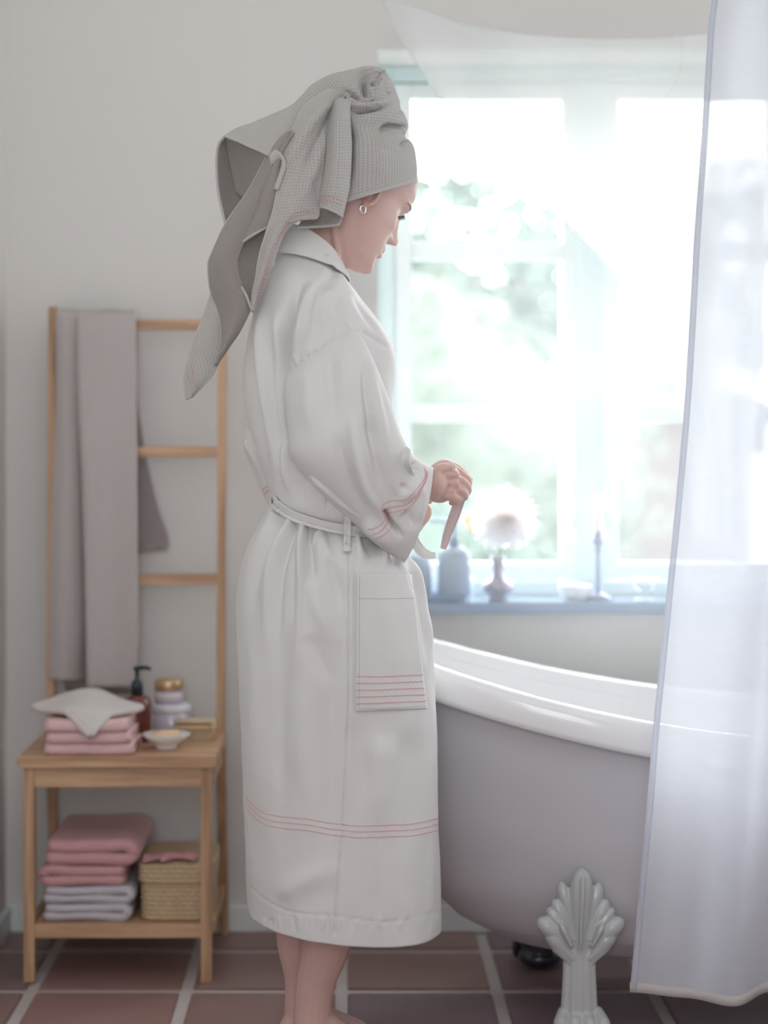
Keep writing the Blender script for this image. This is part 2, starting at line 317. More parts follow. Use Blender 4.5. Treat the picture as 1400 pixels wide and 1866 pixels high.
# terracotta floor tiles, each one its own piece
TS = .311
tmats = [mat('terracotta_%s' % n_, c, .42, var=.10, vscale=9, bump=.35, bscale=40) for n_, c in (('brown', (.59, .47, .445)), ('rose', (.62, .485, .465)), ('umber', (.54, .44, .43)), ('plum', (.53, .45, .47)))]
pt = bmesh.new(); box(pt, -.1435, .1435, -.1405, .1405, -.004, .0015, .003); tm = bpy.data.meshes.new('tile'); pt.to_mesh(tm); pt.free()
tms = []
for k in tmats:
    q = tm.copy(); q.materials.append(k); tms.append(q)
for j in range(8):
    yb = 4.251-.0155 - TS*j
    for i in range(-3, 6):
        xa = -.0135+TS*i
        x0, x1, y0, y1 = xa+.012, xa+TS-.012, yb-TS+.031, yb-.0005
        if x0 < XL: x0 = XL
        q = random.choice(tms) if i < 1 else random.choice((tms[2], tms[3], tms[3], tms[1]))
        o = bpy.data.objects.new('tile', q); C.objects.link(o); o.parent = floor
        xc, yc = (xa+TS/2), yb-TS/2+.015
        if x1-x0 < .28:
            q2 = bmesh.new(); box(q2, x0, x1, y0, y1, -.004, .0015, .003); me = bpy.data.meshes.new('tile'); q2.to_mesh(me); q2.free(); me.materials.append(q.materials[0]); o.data = me
        else: o.location = (xc, yc, random.uniform(-.0004, .0004))
for i in range(-3, 6):                           # cut row against the wall
    xa = -.0135+TS*i; x0, x1 = max(XL, xa+.012), xa+TS-.012
    q2 = bmesh.new(); box(q2, x0, x1, 4.251+.0155, WY-.001, -.004, .0015, .003); me = bpy.data.meshes.new('tile'); q2.to_mesh(me); q2.free(); me.materials.append(tmats[0 if i < 1 else 3])
    o = bpy.data.objects.new('tile', me); C.objects.link(o); o.parent = floor
# ---- haze volume added near the window to imitate its glare
vm = bpy.data.materials.new('glare_haze'); vm.use_nodes = True; n_ = vm.node_tree; n_.nodes.remove(n_.nodes['Principled BSDF'])
vs_ = n_.nodes.new('ShaderNodeVolumeScatter'); 
g_ = n_.nodes.new('ShaderNodeNewGeometry'); d_ = n_.nodes.new('ShaderNodeVectorMath'); d_.operation = 'DISTANCE'; d_.inputs[1].default_value = (.65, 4.25, 1.05)
r_ = n_.nodes.new('ShaderNodeMapRange'); r_.interpolation_type = 'SMOOTHSTEP'; r_.inputs['From Min'].default_value = .35; r_.inputs['From Max'].default_value = 1.25; r_.inputs['To Min'].default_value = .38; r_.inputs['To Max'].default_value = .0
n_.links.new(g_.outputs['Position'], d_.inputs[0]); n_.links.new(d_.outputs['Value'], r_.inputs['Value']); n_.links.new(r_.outputs[0], vs_.inputs['Density'])
vs_.inputs['Anisotropy'].default_value = .62; vs_.inputs['Color'].default_value = (.92, .96, 1, 1)
n_.links.new(vs_.outputs[0], n_.nodes['Material Output'].inputs['Volume'])
tag(obj('haze', box(BM(), -.2, 1.9, 3.70, WY-.002, .02, ZC-.02), vm), 'thin haze imitating window glare, added between bathtub and window', 'haze', kind='stuff')
# ---- window
win = bpy.data.objects.new('window_1', None); C.objects.link(win); tag(win, kind='structure'); win.location = (.569, 4.65, .741)
def wpart(name, m, *boxes):
    b = BM()
    for q in boxes: box(b, q[0]-.569, q[1]-.569, q[2]-4.65, q[3]-4.65, q[4]-.741, q[5]-.741, .003)
    return obj(name, b, m, win)
wf = M['wframe']
wpart('window_frame', wf, (wx0, .106, 4.61, 4.70, wz0, wz1), (1.032, wx1, 4.61, 4.70, wz0, wz1), (.106, 1.032, 4.61, 4.70, 1.945, wz1), (.106, 1.032, 4.61, 4.70, wz0, .772))
wpart('center_post', wf, (.540, .598, 4.60, 4.70, .772, 1.945))
for s0, s1 in ((.106, .540), (.598, 1.032)):
    g0, g1 = s0+.043, s1-.038
    if s0 > .5: g0, g1 = s0+.038, s1-.043
    wpart('casement', M['trim'], (s0, g0, 4.625, 4.675, .775, 1.942), (g1, s1, 4.625, 4.675, .775, 1.942), (g0, g1, 4.625, 4.675, 1.908, 1.942), (g0, g1, 4.625, 4.675, .775, .815))
    for za, zb in ((1.528, 1.571), (1.145, 1.188)): wpart('glazing_bar', M['trim'], (g0, g1, 4.63, 4.67, za, zb))
    for za, zb in ((.815, 1.145), (1.188, 1.528), (1.571, 1.908)): wpart('pane', M['pane'], (g0, g1, 4.648, 4.652, za, zb))
for x in (.525, .612):
    for z in (1.0, 1.70):
        b = BM(); tube(b, [(x-.569, -.055, z-.741-.025), (x-.569, -.055, z-.741+.025)], .005, 10); obj('hinge', b, M['wframe'], win, True)
for x, s in ((.532, -1), (.606, 1)):
    b = BM(); tube(b, [(x-.569, -.03, .935-.741), (x-.569, -.055, .935-.741), (x-.569+s*.004, -.06, .90-.741)], .004, 8); obj('window_latch', b, M['pumpw'], win, True)
o = obj('trim_1', box(BM(), -.02, 1.16, 4.385, 4.63, .716, .741, .004), M['sill']); tag(o, kind='structure')

# ================================================================== OUTSIDE
tag(obj('lawn', box(BM(), -14, 26, 4.9, 60, -.35, -.30), M['grass']), kind='structure')
def bush(name, label, c, r, m, cat='bush', n=2600, lf=.09, group=None):
    o = thing(name, label, cat, (c[0], c[1], -.30), group)
    b = BM(); q = bmesh.ops.create_icosphere(b, subdivisions=4, radius=1)
    for v in q['verts']:
        d = v.co.normalized(); k = .86+.22*noise.noise(d*2.3+Vector(c))+.1*noise.noise(d*6)
        v.co = Vector((d.x*r[0]*k, d.y*r[1]*k, max(-c[2]-.3, d.z*r[2]*k)+c[2]+.30))
    obj('foliage', b, m, o, True)
    vs, fs = [], []
    for i in range(n):
        d = Vector((random.gauss(0, 1), random.gauss(0, 1), random.gauss(0, 1))).normalized(); k = .88+.24*noise.noise(d*2.3+Vector(c))+random.uniform(-.03, .14)
        p = Vector((d.x*r[0]*k, d.y*r[1]*k, d.z*r[2]*k+c[2]+.30))
        if p.z < .03: continue
        a = Vector((random.gauss(0, 1), random.gauss(0, 1), random.gauss(0, 1))).normalized()*lf; e = a.orthogonal().normalized()*lf*.5; j = len(vs)
        vs += [p-a*.5, p+e*.5, p+a*.5, p-e*.5]; fs.append((j, j+1, j+2, j+3))
    me = bpy.data.meshes.new('leaves'); me.from_pydata(vs, [], fs); l = link('leaves', me, m, o, False); l['kind'] = 'stuff'
    return o
bush('round_bush', 'big rounded pale green bush seen through the middle panes', (.40, 11.0, .75), (1.25, 1.1, 1.25), M['leaf2'])
bush('round_bush', 'rounded green bush behind the right-hand casement', (2.65, 17.5, 1.0), (.75, .8, 1.9), M['leaf2'])
bush('hedge', 'darker green hedge low behind the dahlia vase', (.15, 8.6, .1), (.85, .6, .85), M['leaf'], 'hedge')
def tree(label, x, y, h, r):
    o = thing('garden_tree', label, 'tree', (x, y, -.3)); b = BM(); tube(b, [(0, 0, 0), (.05, 0, h*.45), (0, .05, h*.8)], [.14, .11, .05], 10); obj('trunk', b, M['trunk'], o, True)
    vs, fs = [], []
    for i in range(3800):
        d = Vector((random.gauss(0, 1), random.gauss(0, 1), random.gauss(0, 1))).normalized()*random.uniform(.35, 1)**.6; k = 1+.3*noise.noise(d*2+Vector((x, y, 0)))
        p = Vector((d.x*r*k, d.y*r*k, h*.75+d.z*r*.9*k)); a = Vector((random.gauss(0, 1), random.gauss(0, 1), random.gauss(0, 1))).normalized()*.2; e = a.orthogonal().normalized()*.1; j = len(vs)
        vs += [p-a*.5, p+e*.5, p+a*.5, p-e*.5]; fs.append((j, j+1, j+2, j+3))
    me = bpy.data.meshes.new('leaves'); me.from_pydata(vs, [], fs); l = link('leaves', me, M['leaf'], o, False); l['kind'] = 'stuff'
tree('leafy green tree above the white roofs, seen in the upper left pane', 1.4, 21, 4.1, 1.7)
tree('leafy tree farther right behind the voile swag', 5.2, 24, 4.6, 1.8)
hs = thing('white_house', 'white gabled house with red roof edge beyond the garden', 'house', (1.2, 27, -.3))
b = BM(); box(b, -4.5, 1.6, 0, 6, 0, 2.6)
obj('wall', b, M['whitew'], hs)
b = BM()
vs = [b.verts.new(p) for p in ((-4.8, -.3, 2.55), (1.9, -.3, 2.55), (-1.3, -.3, 4.9), (-4.8, 6.3, 2.55), (1.9, 6.3, 2.55), (-1.3, 6.3, 4.9))]
for f in ((0, 1, 2), (5, 4, 3), (1, 4, 5, 2), (0, 2, 5, 3)): b.faces.new([vs[i] for i in f])
obj('gable', b, M['whitew'], hs)
b = BM(); tube(b, [(2.0, -.35, 2.5), (-1.3, -.35, 5.0), (-4.9, -.35, 2.5)], .1, 6); obj('roof_edge', b, M['roof'], hs)
b = BM(); box(b, .5, .95, -.06, .02, 1.2, 2.2); obj('house_window', b, M['darkw'], hs)
ch = thing('brick_chimney', 'pinkish brick chimney stack beyond the bushes', 'chimney', (2.15, 24, -.3))
obj('stack', box(BM(), -.25, .25, -.2, .2, 0, 3.6), M['roof'], ch); obj('cap', box(BM(), -.3, .3, -.25, .25, 3.6, 3.7), M['whitew'], ch)
sh = thing('pink_outhouse', 'pale pink rendered outhouse behind the right-hand lower panes', 'building', (2.36, 14.2, -.3))
obj('wall', box(BM(), -.35, 2.4, 0, 2.2, 0, 1.62), M['pinkw'], sh); obj('roof', box(BM(), -.45, 2.5, -.15, 2.35, 1.62, 1.72), M['roof'], sh)
obj('door', box(BM(), .55, 1.2, -.03, .0, 0, 1.3), M['whitew'], sh)

# ================================================================== STOOL WITH TOWEL LADDER
st = thing('bamboo_towel_stool', 'bamboo stool with lower shelf and tall ladder back against the wall', 'stool', (-.46, 4.15, 0))
def sp_(name, bm, m, sm=False):
    for v in bm.verts: v.co -= Vector((-.46, 4.15, 0))
    return obj(name, bm, m, st, sm)
xf0, xf1 = -.658, -.280
sp_('seat', box(BM(), -.672, -.268, 3.985, 4.325, .438, .463, .003), M['wood'])
sp_('front_rail', box(BM(), -.645, -.292, 4.0, 4.018, .397, .438, .002), M['wood'])
for x in (xf0, xf1+.0): 
    s = 1 if x < -.4 else -1
    sp_('leg', beam(BM(), (x+.009*s, 4.01, 0.001), (x+.009*s, 4.01, .438), .022, .03), M['woodv'])
    sp_('side_rail', box(BM(), x+.004*s-.008, x+.004*s+.008, 4.025, 4.33, .395, .438, .002), M['woody'])
for x in (-.655, -.281):
    sp_('rear_post', beam(beam(BM(), (x+.004, 4.385, 0.001), (x, 4.33, .45), .020, .028), (x, 4.33, .44), (x+.003, 4.345, 1.398), .018, .026), M['woodv'])
for z in (1.358, 1.078, .797): sp_('rung', box(BM(), -.648, -.286, 4.330, 4.350, z-.0115, z+.0115, .002), M['wood'])
sp_('shelf', box(BM(), -.64, -.290, 4.02, 4.36, .098, .118, .002), M['wood'])
sp_('shelf_rail', box(BM(), -.640, -.290, 4.003, 4.019, .090, .118, .002), M['wood'])
for x in (-.649, -.282): sp_('shelf_side_rail', box(BM(), x-.008, x+.008, 4.027, 4.37, .094, .120, .002), M['woody'])

# ---- folded towels
def ribbon(path, th, y0, y1, name, m, parent, axis='x', ny=14, jit=.0015, rnd=.008):
    """thick folded ribbon: 2D path (a,z) swept along the other axis"""
    c = cr(np.array(path, float), len(path)*6); t = np.gradient(c, axis=0); t /= np.linalg.norm(t, axis=1, keepdims=True)+1e-9; nn = np.stack([-t[:, 1], t[:, 0]], 1)
    k = np.ones(len(c)); k[0] = k[-1] = .55
    loop = np.concatenate([c+nn*th/2*k[:, None], (c-nn*th/2*k[:, None])[::-1]])
    cen = loop.mean(0); rows = []
    ss = np.linspace(0, 1, ny)
    for s in ss:
        y = y0+(y1-y0)*s; e = min(s, 1-s)*(y1-y0); sh = 1-.035*max(0, 1-e/rnd)**2
        L = cen+(loop-cen)*sh
        if axis == 'x': rows.append([(a+jit*noise.noise(Vector((a*30, y*18, z*40))), y, z+jit*noise.noise(Vector((a*22+9, y*15, z*9)))) for a, z in L])
        else: rows.append([(y, a+jit*noise.noise(Vector((a*30, y*18, z*40))), z+jit*noise.noise(Vector((a*22+9, y*15, z*9)))) for a, z in L])
    G = np.array(rows); o = grid_mesh(name, G, m, parent, close=True, uv=False)
    bm = BM(); bm.from_mesh(o.data); bm.verts.ensure_lookup_table(); K = len(loop); n = K//2
    for r in (0, ny-1):
        for i in range(n-1):
            q = [bm.verts[r*K+i], bm.verts[r*K+i+1], bm.verts[r*K+K-2-i], bm.verts[r*K+K-1-i]]
            try: bm.faces.new(q)
            except ValueError: pass
    bmesh.ops.recalc_face_normals(bm, faces=bm.faces); bm.to_mesh(o.data); bm.free(); o.data.polygons.foreach_set('use_smooth', [True]*len(o.data.polygons)); return o
def serp(a0, a1, z0, h, n, start=1, ins=.01):
    """serpentine of n layers filling z0..z0+h"""
    p = []; th = h/n; s = start
    for i in range(n):
        z = z0+th*(i+.5); l, r = a0+th/2+ins*(i % 2)*.4, a1-th/2
        xs = np.linspace(l, r, 5); 
        if s < 0: xs = xs[::-1]
        for j, x in enumerate(xs): p.append((x, z+.0015*math.sin(i*2+j)))
        if i < n-1: p.append((xs[-1]+s*th*.55, z+th/2))
        s = -s
    return p, th*.93
def towel(name, label, a0, a1, y0, y1, z0, h, n, m, start=1, axis='x', group=None):
    p, th = serp(a0, a1, z0, h, n, start)
    return tag(ribbon(p, th, y0, y1, name, m, None, axis), label, 'towel', group)
zt = .4635
for i in range(3):
    tw = towel('folded_towel', ['pink folded towel at the bottom of the stack on the stool seat', 'pink folded towel in the middle of the stack on the stool seat', 'pink folded towel on top of the pink stack, under the beige cloth'][i],
          4.0, 4.19, -.617+.004*(i % 2), -.437-.006*i, zt+.0235*i, .023, 2, M['pink2'], -1, 'y', 'pink folded towels on the stool seat')
zs = .1185
for i in range(2):
    towel('folded_towel', ['pale grey folded towel at the very bottom of the lower shelf pile', 'pale grey folded towel second from the bottom of the lower shelf pile'][i], -.636, -.452+.006*i, 4.03, 4.30, zs+.0355*i, .035, 2, M['whitet'], 1 if i else 1, 'x', 'pale grey towels on the lower shelf')
towel('folded_towel', 'rose pink folded towel resting on the pale grey towels', -.628, -.447, 4.03, 4.31, zs+.0715, .041, 2, M['pink'], -1, 'x', 'rose pink towels on the lower shelf')
towel('folded_towel', 'plump rose pink towel topping the lower shelf pile', -.636, -.440, 4.03, 4.32, zs+.113, .052, 2, M['pink'], 1, 'x', 'rose pink towels on the lower shelf')
# beige cloth laid cornerwise over the pink pile
def cloth_top():
    zc = zt+.0725; parts = []
    for k in range(2):
        n = 26; rows = []
        for i in range(n):
            r = []
            for j in range(n):
                s, t = i/(n-1), j/(n-1)
                bk, lf, fr, rt = Vector((-.56, 4.20, .022)), Vector((-.655, 4.09, .008)), Vector((-.521, 3.972, -.037)), Vector((-.430, 4.10, .004))
                p = bk*(1-s)*(1-t)+lf*s*(1-t)+fr*s*t+rt*(1-s)*t
                z = .019*math.exp(-((p.x+.55)/.055)**2-((p.y-4.12)/.09)**2)
                z += (.0085 if k == 0 else 0)+.002*noise.noise(Vector((p.x*20, p.y*20, k)))
                if k: p = p+Vector((.003, .002, 0))
                z0 = zc+max(p.z, 0)*.7+z+.004
                over = max(0, 4.02-p.y)
                z0 -= over*.8
                r.append((p.x, p.y, z0))
            rows.append(r)
        parts.append(grid_mesh('c', np.array(rows), M['beiget'], None, thick=.006))
    # rolled fold along the left, front-left and right edges
    for e in (0, 1):
        G = np.array([v.co[:] for v in parts[0].data.vertices]).reshape(26, 26, 3)
        ed = G[-1, :] if e == 0 else G[:, -1]
        b = BM(); tube(b, [Vector(p)+Vector((0, 0, -.0045)) for p in ed], .0075, 8); parts.append(obj('e', b, M['beiget'], None, True))
    return bake(parts, 'folded_cloth', M['beiget'], None)
tag(cloth_top(), 'beige-grey cloth laid cornerwise over the pink towel stack', 'towel')

# ---- towel hanging over the top rung
ht = thing('bath_towel', 'long mauve-grey bath towel hanging over the top ladder rung', 'towel', (-.55, 4.34, 1.37))
def off(o, e):
    for v in o.data.vertices: v.co -= e.location
    return o
rows = []
for (v, us, ds) in ((566, (104, 118, 136, 142, 146, 160, 200, 246), (4.345,)*8),
                    (573, (103, 118, 138, 143, 144, 160, 200, 248), (4.325, 4.322, 4.325, 4.336, 4.32, 4.315, 4.315, 4.317)),
                    (600, (104, 118, 140, 146, 142, 160, 200, 248), (4.322, 4.312, 4.32, 4.345, 4.302, 4.296, 4.298, 4.304)),
                    (720, (103, 120, 142, 150, 144, 165, 205, 249), (4.322, 4.310, 4.32, 4.356, 4.294, 4.288, 4.296, 4.304)),
                    (860, (98, 120, 144, 156, 150, 170, 207, 250), (4.32, 4.306, 4.32, 4.360, 4.290, 4.284, 4.296, 4.302)),
                    (1000, (94, 118, 146, 162, 154, 172, 208, 251), (4.32, 4.304, 4.32, 4.362, 4.288, 4.282, 4.296, 4.302)),
                    (1130, (91, 116, 148, 166, 157, 175, 208, 252), (4.32, 4.304, 4.32, 4.364, 4.286, 4.282, 4.295, 4.302)),
                    (1240, (90, 114, 140, 168, 160, 176, 207, 248), (4.32, 4.304, 4.32, 4.364, 4.286, 4.282, 4.294, 4.302))):
    rows.append([P(u, v+(12 if k >= 4 else 0)*(v > 1200), ds[k]) for k, u in enumerate(us)])
G = dense(np.array(rows), 130, 90); N_ = grid_normals(G); G = wrinkle(G, N_, .004, 14, 3, 3)
off(grid_mesh('front_panel', G, M['ladtowel'], ht, thick=.005), ht)
rows = [[P(u, v, d) for u in us] for v, us, d in ((566, (104, 150, 200, 246), 4.345), (573, (105, 150, 200, 248), 4.368), (620, (106, 150, 200, 250), 4.382), (720, (108, 150, 200, 250), 4.392), (830, (110, 160, 215, 266), 4.396), (920, (112, 165, 225, 287), 4.398), (996, (115, 170, 235, 307), 4.40))]
rows.append([P(115, 1080, 4.40), P(170, 1090, 4.40), P(215, 1060, 4.40), P(252, 1012, 4.40)]); rows.append([P(118, 1258, 4.40), P(160, 1262, 4.40), P(200, 1264, 4.40), P(238, 1265, 4.40)])
G = dense(np.array(rows), 110, 40); N_ = grid_normals(G); G = wrinkle(G, N_, .003, 14, 5, 8)
off(grid_mesh('back_panel', G, M['ladtowel2'], ht, thick=.004), ht)

# ---- toiletries on the stool seat
def pump_head(b, z, s=1, side=1):
    lathe(b, [(0, z), (.013*s, z), (.013*s, z+.022*s), (.010*s, z+.030*s), (.0045*s, z+.033*s), (.0045*s, z+.052*s), (.0085*s, z+.053*s), (.0085*s, z+.060*s), (0, z+.060*s)], n=28)
    tube(b, [(0, 0, z+.057*s), (side*.02*s, 0, z+.058*s), (side*.03*s, 0, z+.054*s)], [.0055*s, .0045*s, .0035*s], 10)
bo = thing('pump_bottle', 'amber brown pump bottle with black pump beside the pink towel stack', 'bottle', (-.449, 4.18, zt))
b = BM(); lathe(b, [(0, 0), (.028, 0), (.031, .004), (.031, .078), (.028, .090), (.018, .098), (.012, .100), (.0, .100)], n=40); obj('body', b, M['amber'], bo, True)
b = BM(); pump_head(b, .100, .98); obj('pump', b, M['black'], bo, True)
j1 = thing('glass_jar', 'larger clear jar with white lid at the back of the stool seat', 'jar', (-.382, 4.25, zt))
b = BM(); lathe(b, [(0, 0), (.038, 0), (.040, .004), (.040, .052), (.037, .055), (0, .055)]); obj('body', b, M['clear'], j1, True)
b = BM(); lathe(b, [(0, .055), (.041, .055), (.042, .058), (.042, .068), (.040, .071), (0, .071)]); obj('lid', b, M['jarw'], j1, True)
j2 = thing('cream_jar', 'lavender cream jar with gold lid standing on the larger jar', 'jar', (-.388, 4.25, zt+.0712))
b = BM(); lathe(b, [(0, 0), (.027, 0), (.0295, .003), (.0295, .028), (.027, .030), (0, .030)]); obj('body', b, M['jar'], j2, True)
b = BM(); lathe(b, [(.0298, .006), (.0300, .006), (.0300, .025), (.0298, .025)]); obj('label_band', b, M['label'], j2, True)
b = BM(); lathe(b, [(0, .030), (.030, .030), (.031, .032), (.031, .050), (.029, .053), (0, .053)]); obj('lid', b, M['gold'], j2, True)
sd = thing('soap_dish', 'small white footed soap dish on the stool seat', 'dish', (-.378, 4.085, zt))
b = BM(); lathe(b, [(0, 0), (.022, 0), (.024, .004), (.022, .008), (.038, .017), (.051, .030), (.0495, .0315), (.036, .020), (.018, .012), (0, .011)]); obj('bowl', b, M['ceramic'], sd, True)
o = obj('soap_bar', box(BM(), -.406, -.350, 4.065, 4.105, zt+.0195, zt+.037, .004), M['soap'], None, True); tag(o, 'cream soap bar lying in the white dish', 'soap')
nb = thing('nail_brush', 'pale wooden nail brush with bristles behind the soap dish', 'brush', (-.325, 4.20, zt))
b = BM(); box(b, -.048, .045, -.02, .02, .022, .033, .004); obj('back', b, M['brushw'], nb, True)
b = BM(); box(b, -.046, .043, -.018, .018, .036, .045, .004); obj('grip', b, M['bristle'], nb, True)
b = BM(); box(b, .030, .042, -.018, .018, 0.001, .040, .002); obj('end_block', b, M['brushw'], nb, True)
b = BM()
for i in range(12):
    for j in range(6): tube(b, [(-.04+.0063*i, -.015+.006*j, .0005), (-.04+.006*i, -.014+.0056*j, .024)], .0022, 5)
q = obj('bristles', b, M['bristle'], nb); q['kind'] = 'stuff'

# ---- seagrass basket
bk = thing('seagrass_basket', 'lidded woven seagrass basket on the lower shelf', 'basket', (-.355, 4.15, zs+.0005))
def woven(name, hx, hy, z0, z1, row, bulge, top=False):
    n = 220; rr = int((z1-z0)/row*6)+2; per = []
    for k in range(n):
        a = 2*PI*k/n; c, s = math.cos(a), math.sin(a); q = (abs(c)**6+abs(s)**6)**(-1/6); per.append((c*q*hx, s*q*hy, c, s))
    rows = []
    for i in range(rr):
        z = z0+(z1-z0)*i/(rr-1); ph = (z-z0)/row; ri = int(ph); f = ph-ri; r = []
        for k, (x, y, c, s) in enumerate(per):
            d = .0045*abs(math.sin(PI*f))**.6*(.8+.2*math.sin(k*PI/3.5+ri*PI))
            r.append((x+c*(d+bulge), y+s*(d+bulge), z))
        rows.append(r)
    G = np.array(rows); o = grid_mesh(name, G, M['straw'], bk, close=True, uv=False)
    bm = BM(); bm.from_mesh(o.data); bm.verts.ensure_lookup_table()
    for r, f in ((0, 0), (rr-1, 1)):                       # closed top/bottom as coiled strips
        bm.verts.ensure_lookup_table(); prev = [bm.verts[r*n+k] for k in range(n)]; zz = rows[r][0][2]
        for t in range(1, 13):
            s = 1-t/12; h = .0015*(t % 2) if f else 0
            if t < 12: cur = [bm.verts.new((rows[r][k][0]*s, rows[r][k][1]*s, zz+h)) for k in range(n)]
            else: cur = [bm.verts.new((0, 0, zz))]*n
            for k in range(n):
                if t < 12: bm.faces.new((prev[k], prev[(k+1) % n], cur[(k+1) % n], cur[k]))
                else: bm.faces.new((prev[k], prev[(k+1) % n], cur[0]))
            prev = cur
    bmesh.ops.recalc_face_normals(bm, faces=bm.faces); bm.to_mesh(o.data); bm.free(); o.data.polygons.foreach_set('use_smooth', [True]*len(o.data.polygons))
woven('body', .072, .118, 0, .076, .0095, 0); woven('lid', .076, .122, .0765, .112, .0095, .001)
b = BM()
pp = [(-.42, 4.05), (-.40, 4.075), (-.375, 4.06), (-.35, 4.085), (-.33, 4.07), (-.312, 4.055)]
G = []
for i, (x, y) in enumerate(pp): G.append([(x+.012*math.sin(i*2), y-.016, zs+.118+.003*(i % 2)), (x, y, zs+.127+.005*((i+1) % 2)), (x+.005, y+.022, zs+.119+.002*(i % 2))])
o = grid_mesh('hair_scarf', dense(np.array(G), 40, 14), M['pattern'], None, thick=.0025); tag(o, 'crumpled pink patterned hair scarf lying on the basket lid', 'scarf')

# ================================================================== WINDOW SILL OBJECTS
zw = .7415
tr = thing('dark_tray', 'blue-grey tray under the dispenser on the window sill', 'tray', (.165, 4.47, zw))
obj('base', box(BM(), -.12, .10, -.05, .05, 0, .008, .003), M['sill'], tr, True)
b = BM()
for q in ((-.12, .10, -.05, -.045, .008, .014), (-.12, .10, .045, .05, .008, .014), (.095, .10, -.045, .045, .008, .014), (-.12, -.115, -.045, .045, .008, .014)): box(b, *q)
obj('rim', b, M['sill'], tr)
dp = thing('soap_dispenser', 'blue-grey stoneware soap dispenser with pump on the sill tray', 'dispenser', (.240, 4.47, zw+.0085))
b = BM(); lathe(b, [(0, 0), (.036, 0), (.0375, .003), (.0365, .090), (.033, .101), (.022, .110), (.014, .113), (0, .113)]); obj('body', b, M['bluecer'], dp, True)
b = BM(); lathe(b, [(0, .113), (.0125, .113), (.0125, .132), (.0045, .134), (.004, .162), (.009, .163), (.009, .172), (0, .172)], n=28); obj('pump', b, M['pump'], dp, True)
b = BM(); tube(b, [(.004, 0, .170), (-.03, 0, .171), (-.055, 0, .166)], [.006, .0055, .004], 12); obj('spout', b, M['pumpw'], dp, True)
tb = thing('tumbler', 'blue-grey stoneware tumbler beside the soap dispenser', 'tumbler', (.155, 4.475, zw+.0085))
b = BM(); lathe(b, [(0, 0), (.032, 0), (.034, .003), (.0355, .088), (.033, .088), (.031, .006), (0, .006)]); obj('cup', b, M['bluecer'], tb, True)
vz = thing('silver_bud_vase', 'squat silver vase with slim neck holding the big dahlia', 'vase', (.340, 4.47, zw))
b = BM(); lathe(b, [(0, 0), (.020, 0), (.022, .004), (.018, .009), (.030, .016), (.037, .026), (.034, .036), (.020, .045), (.013, .055), (.0115, .075), (.013, .088), (.017, .097), (.015, .097), (.010, .086), (.009, .055), (0, .03)]); obj('body', b, M['metalv'], vz, True)
fl = thing('dahlia_flower', 'large blush white dahlia bloom in the silver vase', 'flower', (.340, 4.47, zw+.035))
b = BM(); tube(b, [(0, 0, 0), (0, 0, .06), (.012, 0, .11)], .003, 8); obj('stem', b, M['stem'], fl, True)
b = BM(); cc = Vector((.016, 0, .148))
def petal(b, d, L, wd):
    d = d.normalized(); up = Vector((0, 0, 1)) if abs(d.z) < .9 else Vector((1, 0, 0)); s = d.cross(up).normalized(); n = s.cross(d); rr = []
    for i, (t, k) in enumerate(((.1, .3), (.45, .9), (.8, 1), (1, .35))):
        c = cc+d*L*t+n*(-.006*t*t); rr.append([b.verts.new(c-s*wd*k+n*.003*k), b.verts.new(c), b.verts.new(c+s*wd*k+n*.003*k)])
    for a, e in zip(rr, rr[1:]):
        for k in range(2): b.faces.new((a[k], a[k+1], e[k+1], e[k]))
for i in range(150):
    z = 1-2*(i+.5)/150
    if z < -.92: continue
    r = math.sqrt(1-z*z); a = i*2.39996; petal(b, Vector((r*math.cos(a), r*math.sin(a), z*.85)), .078+random.uniform(-.006, .010), .012)
q = obj('petals', b, M['petal'], fl, True); q['kind'] = 'stuff'
b = BM()
for i in range(24): a = i*2.4; petal(b, Vector((.4*math.cos(a), -1, .4*math.sin(a)-.1)), .057, .005)
obj('flower_heart', b, M['petalp'], fl, True)
sm = thing('apricot_flower', 'small apricot and yellow flower between hand and dahlia', 'flower', (.275, 4.53, zw))
b = BM(); tube(b, [(0, 0, .0), (0, 0, .10), (.003, 0, .17)], .002, 6); obj('stem', b, M['stem'], sm, True)
b = BM(); ell(b, (.003, 0, .178), (.012, .012, .014), seg=16); ell(b, (.008, 0, .160), (.010, .008, .009), seg=16); obj('bud', b, M['yellow'], sm, True)
bv = thing('bud_tube', 'slim clear glass tube holding the apricot flower', 'vase', (.275, 4.53, zw))
b = BM(); lathe(b, [(0, 0), (.014, 0), (.014, .05), (.012, .05), (.012, .003), (0, .003)], n=20); obj('tube', b, M['glassy'], bv, True)
wb = thing('white_bowl', 'small white fluted bowl on the sill between vase and candlestick', 'bowl', (.513, 4.46, zw))
b = BM(); lathe(b, [(0, 0), (.022, 0), (.024, .003), (.034, .013), (.0385, .030), (.0395, .034), (.036, .034), (.031, .015), (0, .007)]); obj('bowl', b, M['ceramic'], wb, True)
cs = thing('candlestick', 'dark pewter candlestick with round foot on the sill', 'candlestick', (.567, 4.47, zw))
b = BM(); lathe(b, [(0, 0), (.034, 0), (.035, .004), (.014, .013), (.007, .020), (.0055, .06), (.0045, .105), (.008, .112), (.005, .118), (.012, .128), (.013, .153), (.010, .153), (.010, .135), (0, .134)], n=32); obj('stick', b, M['stick'], cs, True)
cd = thing('candle', 'tall thin cream candle in the pewter candlestick', 'candle', (.567, 4.47, zw+.136))
b = BM(); lathe(b, [(0, 0), (.0098, 0), (.0098, .095), (.006, .102), (0, .103)], n=24); obj('wax', b, M['candle'], cd, True)
b = BM(); tube(b, [(0, 0, .102), (.001, 0, .111)], .001, 6); obj('wick', b, M['lash'], cd)
gb = thing('glass_bowl', 'footed clear glass bowl on the sill next to the curtain edge', 'bowl', (.672, 4.46, zw))
